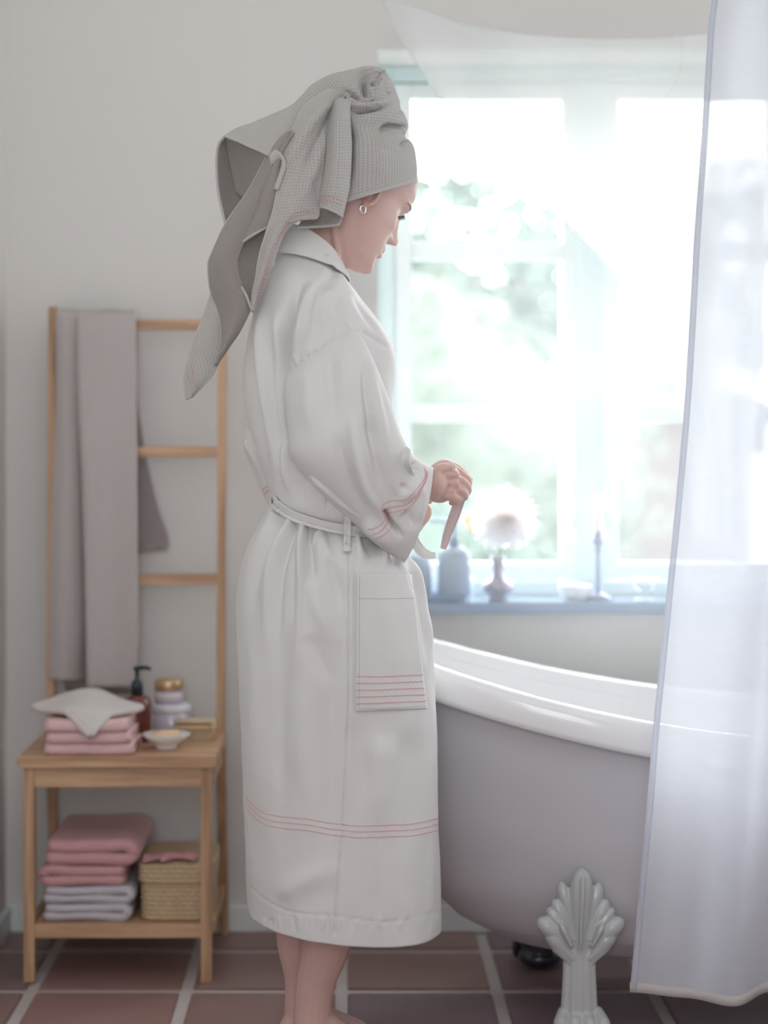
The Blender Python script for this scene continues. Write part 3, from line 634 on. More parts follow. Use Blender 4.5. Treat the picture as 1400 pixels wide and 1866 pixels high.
b = BM(); lathe(b, [(0, 0), (.024, 0), (.025, .003), (.006, .007), (.006, .014), (.018, .022), (.028, .036), (.030, .050), (.028, .050), (.025, .037), (.015, .026), (0, .022)]); obj('bowl', b, M['glassy'], gb, True)
b = BM(); lathe(b, [(0, .0225), (.015, .0265), (.0245, .037), (.018, .046), (0, .049)]); o = obj('bath_salts', b, M['ceramic'], None, True); o.location = (.672, 4.46, zw+.001); tag(o, 'heap of white bath salts in the footed glass bowl', 'bath salts')

# ================================================================== BATHTUB
tub = thing('bathtub', 'white freestanding slipper bathtub on ornate claw feet under the window', 'bathtub', (.72, 3.85, 0))
XC, YC = .72, 3.85
def rimz(x): return .56+.19*max(0, 1.0-x)**2
def tub_section(h, grow=0, inner=False):
    """plan outline at height fraction h (0 bottom .. 1 rim)"""
    hh = [0, .02, .06, .14, .28, .5, .8, 1]
    xl = np.interp(h, hh, [.50, .38, .29, .205, .12, .05, -.01, -.035]); xr = np.interp(h, hh, [1.1, 1.2, 1.27, 1.33, 1.38, 1.42, 1.46, 1.48])
    hy = np.interp(h, hh, [.10, .18, .225, .262, .29, .31, .325, .33])
    return xl-grow, xr+grow, hy+grow
def tub_grid(inner):
    n = 96; rows = []
    hs = np.concatenate([np.linspace(0, .14, 10), np.linspace(.18, 1, 16)])
    for h in hs:
        xl, xr, hy = tub_section(h, -.014 if inner else 0); r = []
        for k in range(n):
            a = 2*PI*k/n; c, s = math.cos(a), math.sin(a); e = 2/2.5
            x = (xl+xr)/2+(xr-xl)/2*math.copysign(abs(c)**e, c); y = YC+hy*math.copysign(abs(s)**e, s)
            top = rimz(x)-.03; bot = .118+(.02 if inner else 0)
            r.append((x-XC, y-YC, bot+(top-bot)*h**1.0*(1) ))
        rows.append(r)
    return np.array(rows)
def capped(name, G, m, parent):
    o = grid_mesh(name, G, m, parent, close=True, uv=False); bm = BM(); bm.from_mesh(o.data); bm.verts.ensure_lookup_table()
    bm.faces.new([bm.verts[k] for k in range(G.shape[1])]); bmesh.ops.recalc_face_normals(bm, faces=bm.faces); bm.to_mesh(o.data); bm.free(); o.data.polygons.foreach_set('use_smooth', [True]*len(o.data.polygons)); return o
capped('outer_shell', tub_grid(False), M['tubout'], tub); capped('inner_basin', tub_grid(True), M['enamel'], tub)
# rolled rim: flat-faced band with rounded top, one closed loop
n = 140; prof = [(-.016, -.03), (-.014, -.008), (-.006, -.001), (.008, .0), (.022, -.001), (.030, -.007), (.033, -.018), (.034, -.050), (.032, -.060), (.026, -.063), (.004, -.061), (0, -.045)]
rows = []
for k in range(n):
    a = 2*PI*k/n; c, s = math.cos(a), math.sin(a); e = 2/2.5; xl, xr, hy = tub_section(1)
    X = (xl+xr)/2+(xr-xl)/2*math.copysign(abs(c)**e, c); Y = YC+hy*math.copysign(abs(s)**e, s); z = rimz(X)
    rows.append((X, Y, z))
rim = np.array(rows); tg = np.roll(rim, -1, 0)-np.roll(rim, 1, 0); nr = np.stack([tg[:, 1], -tg[:, 0]], 1); nr /= np.linalg.norm(nr, axis=1, keepdims=True)
G = np.array([[(rim[k, 0]+nr[k, 0]*o_-XC, rim[k, 1]+nr[k, 1]*o_-YC, rim[k, 2]+dz) for k in range(n)] for o_, dz in prof+prof[:1]])
grid_mesh('rolled_rim', G, M['enamel'], tub, close=True, uv=False)
# claw foot: acanthus leaf, fluted shank, paw (cast in one piece)
from mathutils import Matrix
def claw():
    b = BM(); g = 3.50/F
    def q(u, v): return ((u-1060)*g, H-(v-V0)*g)
    def lobe(u0, v0, u1, v1, r, dep, y0=0., y1=0.):
        (x0, z0), (x1, z1) = q(u0, v0), q(u1, v1); p, e = Vector((x0, y0, z0)), Vector((x1, y1, z1)); d = e-p; L = d.length; n_ = 18; z = d.normalized(); sx = Vector((0, 1, 0)); xx = sx.cross(z).normalized(); yy = z.cross(xx); rr = []
        for i in range(n_+1):
            t = i/n_; k = (.3+.7*min(1, t/.6))*math.sqrt(max(.0004, 1-max(0, (t-.70)/.30)**2))
            rr.append([b.verts.new(p+d*t+(xx*math.cos(2*PI*j/14)*r*k+yy*math.sin(2*PI*j/14)*dep*k)) for j in range(14)])
        for a_, c_ in zip(rr, rr[1:]):
            for j in range(14): b.faces.new((a_[j], a_[(j+1) % 14], c_[(j+1) % 14], c_[j]))
        b.faces.new(rr[0][::-1]); b.faces.new(rr[-1])
    lobe(1056, 1745, 1062, 1590, .0215, .018, -.012, -.008)
    lobe(1056, 1740, 1061, 1600, .005, .010, -.026, -.022)
    for s in (-1, 1):
        X = lambda k: 1059+s*k
        lobe(X(8), 1725, X(36), 1618, .0135, .014, -.008, 0); lobe(X(12), 1725, X(50), 1650, .0125, .014, -.012, -.002)
        lobe(X(14), 1725, X(62), 1666, .011, .013, -.014, -.004); lobe(X(16), 1735, X(80), 1686, .0165, .016, -.014, -.006)
        lobe(X(14), 1760, X(64), 1706, .0155, .016, -.014, -.006); lobe(X(16), 1770, X(58), 1722, .011, .014, -.012, -.004)
        lobe(X(18), 1735, X(40), 1690, .006, .010, -.026, -.022)
    for k, x in enumerate((1030, 1044, 1058, 1072, 1082)):         # flutes of the shank
        x0, z0 = q(x, 1715); x1, z1 = q(x, 1866)
        tube(b, [(x0*.8, -.004, z0), (x1*.85, -.006-.004*(k in (1, 2, 3)), (z0+z1)/2), (x1, -.008-.006*(k in (1, 2, 3)), z1), (x1*1.1, -.012, z1-.03)], [.009, .0088, .0092, .010], 12)
    x0, z0 = q(1058, 1700); tube(b, [(x0, .012, z0), (x0, .012, z0-.10), (x0, .012, z0-.16), (x0, .010, .04)], [.030, .027, .027, .030], 20)
    for k in range(4):                                            # toes of the paw
        x = (-.036+.024*k); x += -.001
        tube(b, [(x*.8, .0, .072), (x*1.05, -.026, .058), (x*1.15, -.045, .036), (x*1.18, -.052, .016), (x*1.18, -.050, .006)], [.012, .0135, .0135, .011, .006], 12)
    ell(b, (0, .004, .024), (.045, .040, .024)); ell(b, (0, -.005, .045), (.038, .032, .028))
    me = bpy.data.meshes.new('claw_foot'); bm_ = b; bmesh.ops.recalc_face_normals(bm_, faces=bm_.faces); bm_.to_mesh(me); bm_.free()
    o = link('claw_foot', me, M['foot'], tub); remesh(o, .0022, 2); return o
cf = claw(); cf.location = (.420-XC, 3.555-YC, 0)
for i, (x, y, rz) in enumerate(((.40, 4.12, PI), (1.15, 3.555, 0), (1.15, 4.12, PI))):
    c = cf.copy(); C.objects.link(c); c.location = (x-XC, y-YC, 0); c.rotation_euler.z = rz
    if i == 0: c.data = cf.data.copy(); c.data.materials.clear(); c.data.materials.append(M['footd']); c['label'] = 'dark far claw foot'  # far foot gets a much darker material than the other feet

# ================================================================== CURTAINS
def curtain():
    root = thing('shower_curtain', 'sheer white shower curtain hanging to the floor at the right edge', 'curtain', (1.0, 3.26, 1.2))
    le = [(1300, -40), (1297, 0), (1290, 60), (1279, 240), (1266, 420), (1257, 580), (1247, 740), (1231, 920), (1213, 1100), (1201, 1220), (1190, 1330), (1178, 1480), (1165, 1620), (1156, 1720), (1148, 1806)]
    le = cr(np.array(le, float), 200); nc = 150; G = np.zeros((200, nc, 3))
    for i in range(200):
        u0, v0 = le[i]; ti = i/199
        for j in range(nc):
            s = j/(nc-1); x = s*.62
            d = 3.26+.038*math.sin(x*26+.6+.5*math.sin(ti*3))*min(1, s*5)*(.5+.5*ti)+.012*math.sin(x*61+1.2*ti)*min(1, s*5)+.02*noise.noise(Vector((x*7, ti*2.5, 3)))*min(1, s*4)
            X0 = (u0-U0)*3.26/F; Z0 = H-(v0-V0)*3.26/F
            Z = Z0-(.010*math.sin(x*15)+.02*s)*max(0, ti-.9)*10
            G[i, j] = (X0+x*(1+.05*ti), d, Z)
    G -= np.array(root.location)
    grid_mesh('voile', G, M['sheer'], root, uv=False)
    N_ = grid_normals(G); 
    for nm, S, mt, e in (('side_hem', G[:, 0:3], M['hem'], 0), ('bottom_hem', G[-4:, :], M['hemb'], 1)):
        a = cr(np.swapaxes(S, 0, 1) if not e else S, 4)
        if not e:
            S2 = G[:, 0:1]+np.array([[[0, 0, 0], [.0055, 0, 0], [.0105, 0, 0]]]); S2 = S2+np.array([0, -.0015, 0])
            grid_mesh(nm, S2, mt, root, thick=.001, uv=False)
        else:
            zz = G[-1:, :]; S2 = zz+np.array([[[0, -.002, .0155]], [[0, -.002, .008]], [[0, -.002, -.001]]]); grid_mesh(nm, S2, mt, root, thick=.001, uv=False)
    return root
curtain()
def swag():
    root = thing('voile_swag', 'sheer white voile swag draped across the top of the window', 'curtain', (.6, 3.98, 1.8))
    top = cr(np.array([(698, -8), (760, 15), (870, 50), (990, 66), (1120, 71), (1220, 68), (1300, 60), (1420, 52)], float), 80)
    lf = cr(np.array([(698, -8), (735, 32), (790, 95), (850, 180), (905, 250), (990, 345), (1070, 425), (1150, 520), (1210, 640), (1250, 800), (1262, 960)], float), 120)
    G = np.zeros((120, 80, 3))
    for i in range(120):
        t = i/119; u0, v0 = lf[i]
        for j in range(80):
            s = j/79; tu, tv = top[j]
            rt = np.array([1420-60*t, 52+t*1000]); u = u0+(rt[0]-u0)*s; v = v0+(rt[1]-v0)*s
            wgt = (1-t)**3                       # near the top the rows follow the sagging hem
            u = u*(1-wgt)+tu*wgt; v = v*(1-wgt)+(tv+(v0-lf[0][1])*.9)*wgt if i else tv
            d = 3.98+.018*math.sin(s*9+t*4)+.008*math.sin(s*22+5*t)
            G[i, j] = P(u, v, d)
    G -= np.array(root.location)
    grid_mesh('voile', G, M['sheer2'], root, uv=False)
    for nm, line in (('top_hem', G[0]), ('edge_hem', G[:90, 0])):
        b = BM(); tube(b, [Vector(p) for p in line[::2]], .0014, 6); obj(nm, b, M['sheer2'], root, True)
    b = BM(); tube(b, [Vector(np.array(P(u, v, 3.93))-np.array(root.location)) for u, v in cr(np.array([(1240, 62), (1243, 100), (1236, 140), (1215, 175), (1190, 195)], float), 20)], .0004, 5); obj('loose_thread', b, M['seam'], root)
swag()

# ================================================================== PERSON
per = thing('person', 'woman in white cotton robe and grey towel turban standing with back to the room', 'person', (P(560, 0, 3.46).x, 3.46, 0))
# ---- head
psi, pit = math.radians(30), math.radians(35)
f_ = Vector((math.cos(pit)*math.cos(psi), math.cos(pit)*math.sin(psi), -math.sin(pit))); u_ = Vector((math.sin(pit)*math.cos(psi), math.sin(pit)*math.sin(psi), math.cos(pit))); l_ = Vector((-math.sin(psi), math.cos(psi), 0))
HO = P(653, 350, 3.47)
def hp(x, y, z): return HO+f_*x+l_*y+u_*z
def head_mesh(b):
    z_ = [-.120, -.116, -.108, -.100, -.090, -.080, -.070, -.060, -.045, -.030, -.010, .010, .030, .050, .075, .095, .110, .118, .121]
    xf = [.066, .080, .093, .097, .095, .094, .095, .095, .092, .088, .0845, .087, .094, .096, .088, .072, .048, .025, .008]
    xb = [.035, .015, -.005, -.015, -.022, -.03, -.04, -.05, -.065, -.078, -.088, -.094, -.096, -.094, -.083, -.066, -.044, -.025, -.006]
    wd = [.012, .024, .034, .042, .048, .053, .057, .060, .064, .068, .071, .073, .074, .073, .067, .055, .036, .018, .004]
    nz, na = 150, 160; zs_ = np.linspace(-.120, .121, nz); rows = []
    for z in zs_:
        a, c, w_ = np.interp(z, z_, xf), np.interp(z, z_, xb), np.interp(z, z_, wd); r = []
        q_ = min(1, max(0, (z+.095)/.09)); q_ = q_*q_*(3-2*q_); mid = (a*.15+c*.35)*q_+(a*.25+c*.2)*(1-q_)
        for k in range(na):
            th = 2*PI*k/na; cs, sn = math.cos(th), math.sin(th)
            ex = 2/2.06; xx = math.copysign(abs(cs)**ex, cs); yy = math.copysign(abs(sn)**ex, sn)
            x = mid+(a-mid)*xx if cs > 0 else mid+(mid-c)*xx
            y = w_*yy; g = lambda y0, z0, sy, sz: math.exp(-((abs(y)-y0)/sy)**2-((z-.008*(z0 > -.1)-z0)/sz)**2)
            if cs > 0:
                fr = cs
                nb = np.interp(z-.008, [-.050, -.044, -.038, -.030, -.015, 0, .012, .025], [0, .016, .031, .030, .020, .011, .005, 0])
                x += nb*math.exp(-(y/(.0085 if z > -.035 else .0115))**2)
                x += .009*g(.013, -.039, .006, .006)
                x += .009*g(0, -.064, .018, .0045)+.009*g(0, -.0755, .016, .005)-.006*g(0, -.0695, .02, .0022)-.005*g(0, -.088, .02, .005)
                x += .006*g(0, -.103, .016, .010)
                x -= .010*g(.030, .000, .013, .011)*fr; x += .0075*g(.030, -.001, .009, .007)
                x += .005*g(.026, .018, .018, .007)
                x += .009*g(.042, -.026, .020, .018)
            y += math.copysign(.0025*min(1, abs(y)/.05)*math.exp(-((x-.04)/.035)**2-((z+.028)/.03)**2), y)
            r.append(b.verts.new(hp(x, y, z)))
        rows.append(r)
    for A, B in zip(rows, rows[1:]):
        for k in range(na): b.faces.new((A[k], A[(k+1) % na], B[(k+1) % na], B[k]))
    b.faces.new(rows[0][::-1]); b.faces.new(rows[-1])
    for s in (-1, 1):                                      # ears
        pts = [hp(-.010+.015*math.sin(a)*.9-.004*math.cos(a), s*(.073+.006*math.sin(a*.5)), .030*math.cos(a)-.012) for a in np.linspace(-2.6, 2.9, 22)]
        tube(b, pts, [.0045]*22, 8); ell(b, hp(-.006, s*.0735, -.041), (.0075, .005, .010), seg=14); ell(b, hp(-.012, s*.071, -.012), (.012, .005, .022), Matrix((f_, l_, u_)).transposed(), 16)
def chain(b, pts, rad, n=18):
    """smooth tapered limb"""
    P3 = cr(np.array([tuple(p) for p in pts]), len(pts)*6); R3 = cr(np.array(rad, float).reshape(-1, 1), len(pts)*6)[:, 0]
    # rounded ends
    tube(b, [Vector(p) for p in P3], [float(r) for r in R3], n); ell(b, P3[0], (R3[0],)*3, seg=18); ell(b, P3[-1], (R3[-1],)*3, seg=18)
def loft(b, rings, n=40, p=2.):
    G = cr(np.array([ringpts(*r, n=n, p=p) for r in rings]), len(rings)*6); rows = [[b.verts.new(q) for q in r] for r in G]
    for A, B in zip(rows, rows[1:]):
        for k in range(n): b.faces.new((A[k], A[(k+1) % n], B[(k+1) % n], B[k]))
    b.faces.new(rows[0][::-1]); b.faces.new(rows[-1])
b = BM(); head_mesh(b)
loft(b, [((578, 372), (668, 432), 3.47, .050), ((556, 400), (648, 462), 3.47, .052), ((536, 430), (636, 482), 3.468, .053), ((524, 462), (624, 503), 3.465, .055), ((520, 500), (618, 522), 3.46, .06)])
chain(b, [P(600, 360, 3.42), P(612, 430, 3.418), P(618, 500, 3.43)], [.009, .008, .006])   # neck muscle
loft(b, [((525, 490), (614, 512), 3.46, .055), ((502, 530), (636, 545), 3.46, .12), ((482, 580), (655, 590), 3.46, .135), ((472, 650), (690, 650), 3.46, .115), ((482, 740), (682, 740), 3.46, .105), ((505, 850), (664, 850), 3.46, .095), ((505, 910), (680, 920), 3.46, .10),
         ((480, 1000), (700, 1000), 3.46, .115), ((465, 1090), (720, 1090), 3.46, .125), ((475, 1170), (700, 1170), 3.46, .12)])
# arms
chain(b, [P(600, 600, 3.41), P(595, 700, 3.36), P(592, 850, 3.325)], [.048, .044, .036]); chain(b, [P(590, 850, 3.325), P(680, 872, 3.345), P(760, 884, 3.36), P(790, 884, 3.365)], [.036, .034, .027, .024])
chain(b, [P(522, 600, 3.53), P(502, 700, 3.59), P(495, 820, 3.62)], [.045, .040, .034]); chain(b, [P(495, 820, 3.62), P(600, 880, 3.61), P(705, 905, 3.57), P(735, 915, 3.55)], [.034, .033, .026, .024])
# legs and feet
def leg(hip, knee, mid, low, ank, sole_d, heel, yaw, r):
    chain(b, [hip, knee, mid, low, ank], r)
    d = Vector((math.cos(yaw), math.sin(yaw), 0)); s = Vector((-d.y, d.x, 0)); hx = Vector((ank.x, ank.y, 0))
    chain(b, [ank, hx-d*.032+Vector((0, 0, .03))], [.030, .028])
    chain(b, [ank+d*.005, hx+d*.06+Vector((0, 0, .052)), hx+d*.12+Vector((0, 0, .030))], [.032, .030, .022])
    chain(b, [hx-d*.03+Vector((0, 0, .025)), hx+d*.06+Vector((0, 0, .022)), hx+d*.13+Vector((0, 0, .020))], [.024, .030, .018])
    for k, (w_, L, rr) in enumerate(((-.030, .182, .0105), (-.012, .188, .0085), (.004, .180, .008), (.019, .168, .0075), (.032, .155, .007))):
        kk = w_ if heel > 0 else -w_
        chain(b, [hx+d*.11+s*kk*.7+Vector((0, 0, .018)), hx+d*(L-.015)+s*kk+Vector((0, 0, .013)), hx+d*L+s*kk+Vector((0, 0, .010))], [.013, rr, rr*.95], 12)
leg(P(615, 1090, 3.40), P(612, 1490, 3.39), P(600, 1690, 3.41), P(575, 1790, 3.42), P(568, 1862, 3.42), 3.42, -1, math.radians(25), [.078, .052, .0455, .035, .0325])
leg(P(545, 1090, 3.47), P(560, 1490, 3.48), P(548, 1690, 3.49), P(553, 1780, 3.50), P(550, 1852, 3.50), 3.50, 1, math.radians(35), [.078, .052, .0445, .034, .032])
# right hand: back of the hand to the lens, fingers pinching the belt
loft(b, [((772, 866), (774, 905), 3.362, .020), ((790, 854), (788, 914), 3.370, .019), ((806, 844), (804, 917), 3.378, .018), ((822, 845), (820, 911), 3.388, .017), ((833, 855), (830, 904), 3.396, .014), ((838, 868), (836, 894), 3.402, .009)], 30)
def finger(pts, r): chain(b, [P(p[0]+2, p[1], p[2]+(.005 if p[0] > 800 else 0)) for p in pts], r, 14)
finger([(820, 855, 3.40), (836, 864, 3.405), (850, 876, 3.415), (847, 894, 3.42), (838, 903, 3.42)], [.0095, .0092, .0082, .0075, .007])
finger([(824, 872, 3.382), (842, 880, 3.39), (850, 893, 3.405), (840, 906, 3.412)], [.0098, .0092, .0082, .007])
finger([(822, 890, 3.372), (838, 895, 3.378), (845, 904, 3.395), (832, 911, 3.405)], [.0095, .0088, .0078, .007])
finger([(812, 903, 3.366), (826, 907, 3.37), (834, 911, 3.385), (822, 916, 3.395)], [.0088, .008, .0072, .0062])
finger([(792, 858, 3.385), (808, 848, 3.40), (826, 852, 3.418), (842, 864, 3.425), (853, 874, 3.425)], [.012, .0115, .0095, .0085, .0075])
for ku, kv, kd in ((822, 851, 3.385), (829, 866, 3.378), (829, 882, 3.374), (822, 897, 3.372)): ell(b, P(ku, kv, kd), (.0095, .008, .0085), seg=14)
for ku, kv in ((822, 851), (829, 866), (829, 882), (822, 897)): chain(b, [P(788, 872+(kv-872)*.35, 3.361), P(806, 872+(kv-872)*.7, 3.364), P(ku, kv, 3.374)], [.003, .0035, .005], 10)
# left hand behind the cuff, fingers reaching down for the other belt end
loft(b, [((722, 905), (730, 938), 3.55, .018), ((745, 905), (745, 950), 3.548, .018), ((766, 908), (758, 960), 3.546, .016), ((774, 925), (766, 958), 3.545, .010)], 24)
for k in range(4): finger([(764-4*k, 918+11*k, 3.545), (777-5*k, 930+9*k, 3.54+.004*k), (772-6*k, 946+7*k, 3.535+.004*k), (760-5*k, 955+5*k, 3.532)], [.0088, .0084, .0078, .0068])
finger([(748, 908, 3.54), (765, 905, 3.53), (780, 912, 3.525)], [.010, .009, .0075])
bmesh.ops.recalc_face_normals(b, faces=b.faces); me = bpy.data.meshes.new('body'); b.to_mesh(me); b.free()
lip = hp(.104, 0, -.062); nose = hp(.112, -.010, -.036)
skin_spots += [(tuple(lip+Vector((-.0, 0, 0))), .011, (.80, .46, .46)), (tuple(nose), .007, (.72, .36, .36)), (tuple(hp(-.006, -.076, -.042)), .010, (.86, .62, .58))]
body = link('body', me, skin_mat(), None); remesh(body, .0024, 3); 
def child(o, name=None):
    o.parent = per; o.matrix_parent_inverse = Matrix.Translation(-per.location); return o
child(body)
for s in (-1, 1):
    b = BM()
    for k in range(13):
        y = .020+.020*k/12; p0 = hp(.0815-2.2*(y-.028)**2, s*y, .007); tube(b, [p0, p0+f_*.003-u_*.003, p0+f_*.006-u_*.0045], [.0005, .0004, .0002], 5)
    q = child(obj('eyelashes', b, M['lash'])); q['kind'] = 'stuff'
brow_m = mat('brow_hair', (.58, .45, .40), .8)
for s in (-1, 1):
    b = BM(); tube(b, [hp(.094, s*.014, .025), hp(.0915, s*.026, .030), hp(.083, s*.038, .030), hp(.073, s*.046, .026)], [.001, .0014, .0012, .0006], 6)
    child(obj('eyebrow', b, brow_m, None, True))
b = BM()
ce = P(661, 381, 3.385); tube(b, [ce+Vector((.0058*math.cos(a)*.8, .004*math.cos(a), .0068*math.sin(a))) for a in np.linspace(0, 2*PI, 25)], .0019, 10, False); o = child(obj('earring', b, M['earring'], None, True)); o['label'] = 'silver hoop earring'

# ---- robe
def robe_rings():
    return [((520, 452), (618, 490), 3.462, .060, -.016), ((503, 478), (628, 508), 3.46, .082, -.012), ((484, 512), (643, 528), 3.455, .120, -.006), ((466, 560), (672, 562), 3.452, .142, 0), ((452, 610), (703, 606), 3.45, .150, 0),
            ((447, 650), (719, 642), 3.45, .152, 0), ((446, 700), (719, 698), 3.45, .150, 0), ((450, 745), (714, 742), 3.45, .146, 0), ((462, 800), (708, 800), 3.45, .140, 0), ((480, 860), (704, 862), 3.45, .140, .004),
            ((492, 898), (703, 930), 3.45, .142, .012), ((498, 914), (703, 958), 3.45, .128, .016), ((490, 925), (706, 972), 3.45, .130, .016), ((474, 948), (718, 990), 3.45, .145, .012), ((456, 985), (742, 1010), 3.45, .155, .006), ((443, 1025), (760, 1036), 3.452, .163, 0),
            ((436, 1066), (770, 1070), 3.455, .168, 0), ((433, 1120), (780, 1120), 3.455, .172, 0), ((435, 1200), (791, 1200), 3.455, .175, 0), ((440, 1300), (796, 1300), 3.455, .175, 0), ((444, 1400), (798, 1400), 3.455, .175, 0), ((448, 1500), (799, 1500), 3.455, .175, 0),
            ((451, 1600), (800, 1605), 3.455, .175, 0), ((455, 1655), (800, 1690), 3.455, .175, .004)]
RG = np.array([ringpts(*r, n=36, p=2.15, far=.66) for r in robe_rings()]); G = dense(RG, 520, 420, True); N = grid_normals(G, True)
if (N[260, :, :]*(G[260]-G[260].mean(0))).sum() < 0: N = -N
back = np.clip(N[..., 1]*3, 0, 1)
rr_ = np.arange(520)[:, None]/519; cc_ = np.arange(420)[None, :]/420*2*PI
G = G+N*(back*np.clip((rr_-.45)*3, 0, 1)*.006*np.sin(cc_*22+2*np.sin(rr_*5)))[..., None]
G = wrinkle(G, N, .0045, 9, 4, 5); G = wrinkle(G, N, .0025, 22, 5, 15); G = wrinkle(G, N, .0018, 28, 18, 2)
folds = [
 ([(460, 560), (457, 640), (466, 720), (480, 800), (498, 890)], 7, -.007), ([(476, 540), (472, 640), (482, 730), (500, 830), (516, 910)], 8, .005),
 ([(502, 560), (508, 640), (512, 720), (520, 800)], 7, .005), ([(492, 600), (492, 700), (505, 800), (526, 900)], 8, -.005),
 ([(567, 512), (540, 545), (524, 600), (516, 660), (515, 720), (524, 770), (532, 830), (540, 900)], 11, -.017),
 ([(575, 505), (556, 560), (545, 620), (540, 690)], 12, .012), ([(630, 470), (590, 520), (560, 560)], 12, -.003), ([(600, 520), (585, 560), (575, 600)], 10, .004), ([(612, 540), (618, 580), (628, 610)], 10, -.003),
 ([(645, 530), (665, 570), (690, 610)], 8, -.004), ([(655, 598), (690, 622), (716, 640)], 4, -.004),
 ([(520, 800), (522, 850), (530, 910)], 9, .008), ([(552, 850), (550, 900), (556, 925)], 9, -.004), ([(590, 850), (594, 900), (592, 935)], 3, -.008, 'E'),
 ([(505, 868), (520, 870), (528, 866)], 2, -.0015),
 # gathers under the belt
 ([(500, 940), (478, 985), (455, 1030), (444, 1090)], 8, .006), ([(515, 950), (496, 985), (474, 1030), (462, 1100), (458, 1200)], 8, -.006),
 ([(530, 955), (512, 985), (494, 1035), (486, 1110), (484, 1220)], 9, .008), ([(540, 958), (526, 990), (512, 1050), (506, 1150), (502, 1240)], 8, -.008),
 ([(552, 962), (549, 1000), (549, 1060), (546, 1140), (540, 1230)], 7, .010), ([(563, 962), (566, 1000), (572, 1060), (580, 1120)], 8, -.008),
 ([(588, 966), (572, 985), (566, 1010)], 4, .006, 'e'), ([(600, 970), (612, 1005), (630, 1040)], 9, -.005), ([(566, 1040), (580, 1100), (604, 1160), (628, 1200)], 16, .007), ([(600, 1010), (616, 1070), (632, 1130)], 11, -.005),
 ([(560, 1150), (585, 1210), (620, 1260)], 15, -.005), ([(645, 975), (655, 1010), (668, 1040)], 7, .007), ([(663, 975), (674, 1005), (684, 1038)], 7, -.006), ([(690, 980), (698, 1010), (704, 1040)], 6, .007), ([(712, 990), (722, 1020), (726, 1044)], 7, -.005),
 ([(735, 1000), (758, 1060), (772, 1130), (780, 1230)], 5, -.006), ([(748, 1000), (768, 1060), (782, 1130), (790, 1230)], 5, .006),
 ([(470, 1150), (462, 1320), (470, 1560)], 14, .004),
 ([(500, 1640), (540, 1612), (590, 1590), (625, 1560)], 20, .004), ([(560, 1060), (556, 1300), (560, 1600)], 24, .005), ([(602, 1200), (604, 1450), (598, 1620)], 16, -.004), ([(520, 1100), (512, 1350), (518, 1600)], 16, -.004), ([(680, 1310), (684, 1450), (680, 1640)], 10, .002), ([(730, 1310), (728, 1450), (735, 1640)], 14, -.002), ([(700, 1330), (690, 1430), (665, 1540)], 26, .005), ([(755, 1320), (750, 1450), (745, 1600)], 24, -.004), ([(640, 1300), (660, 1400), (655, 1500)], 18, -.004),
 
 # seams
 ([(637, 1005), (637, 1139), (636, 1278), (631, 1394), (624, 1520), (617, 1603), (610, 1700)], 2.6, -.0032, 'seam'), ([(631, 1005), (631, 1139), (630, 1278), (625, 1394), (618, 1520), (611, 1603), (604, 1696)], 3, .0015, 'seam'),
 ([(646, 1000), (647, 1150), (646, 1300)], 2.2, -.003, 'seam'),
 ([(458, 1618), (490, 1643), (540, 1664), (612, 1668), (700, 1680), (800, 1662)], 1.6, -.0014, 'seam'),
]
for k in range(26): 
    x = 470+k*13; folds.append(([(x, 1668+math.sin(k)*4), (x+4*math.sin(k*3), 1700)], 3.2, .0014*math.sin(k*2.3)))
for k in range(9):
    t = k/8; x, y = 530+110*t, 672-66*t+10*math.sin(t*3); folds.append(([(x, y), (x-4, y-14), (x-9, y-26)], 3, .0022))
G = sculpt(G, N, [(p_[0], p_[1], p_[2]*(1.65 if len(p_) < 4 else 1))+tuple(p_[3:]) for p_ in folds])
robe = child(grid_mesh('robe', G, M['robe'], None, close=True, thick=.0016)); robe['label'] = 'white cotton robe with coral stitch lines'
def bvh_of(*objs):
    vs, fs = [], []
    for o in objs:
        n0 = len(vs); vs += [v.co.copy() for v in o.data.vertices]; fs += [[n0+i for i in p.vertices] for p in o.data.polygons]
    return BVHTree.FromPolygons(vs, fs)
# sleeves
SR = [((548, 640), (640, 580), 3.38, .045, 0), ((519, 692), (656, 600), 3.345, .065, .0), ((519, 745), (690, 676), 3.32, .075, .0), ((524, 795), (714, 742), 3.31, .08, .0), ((531, 834), (732, 790), 3.305, .08, .0),
      ((566, 878), (746, 818), 3.31, .078, 0), ((628, 940), (762, 836), 3.325, .07, 0), ((685, 990), (777, 846), 3.34, .06, 0), ((712, 1012), (784, 850), 3.345, .056, 0), ((736, 1027), (789, 853), 3.35, .053, 0)]
SG = np.array([ringpts(*r, n=32, p=2.1) for r in SR]); S = dense(SG, 330, 300, True); NS = grid_normals(S, True)
if (NS[160]*(S[160]-S[160].mean(0))).sum() < 0: NS = -NS
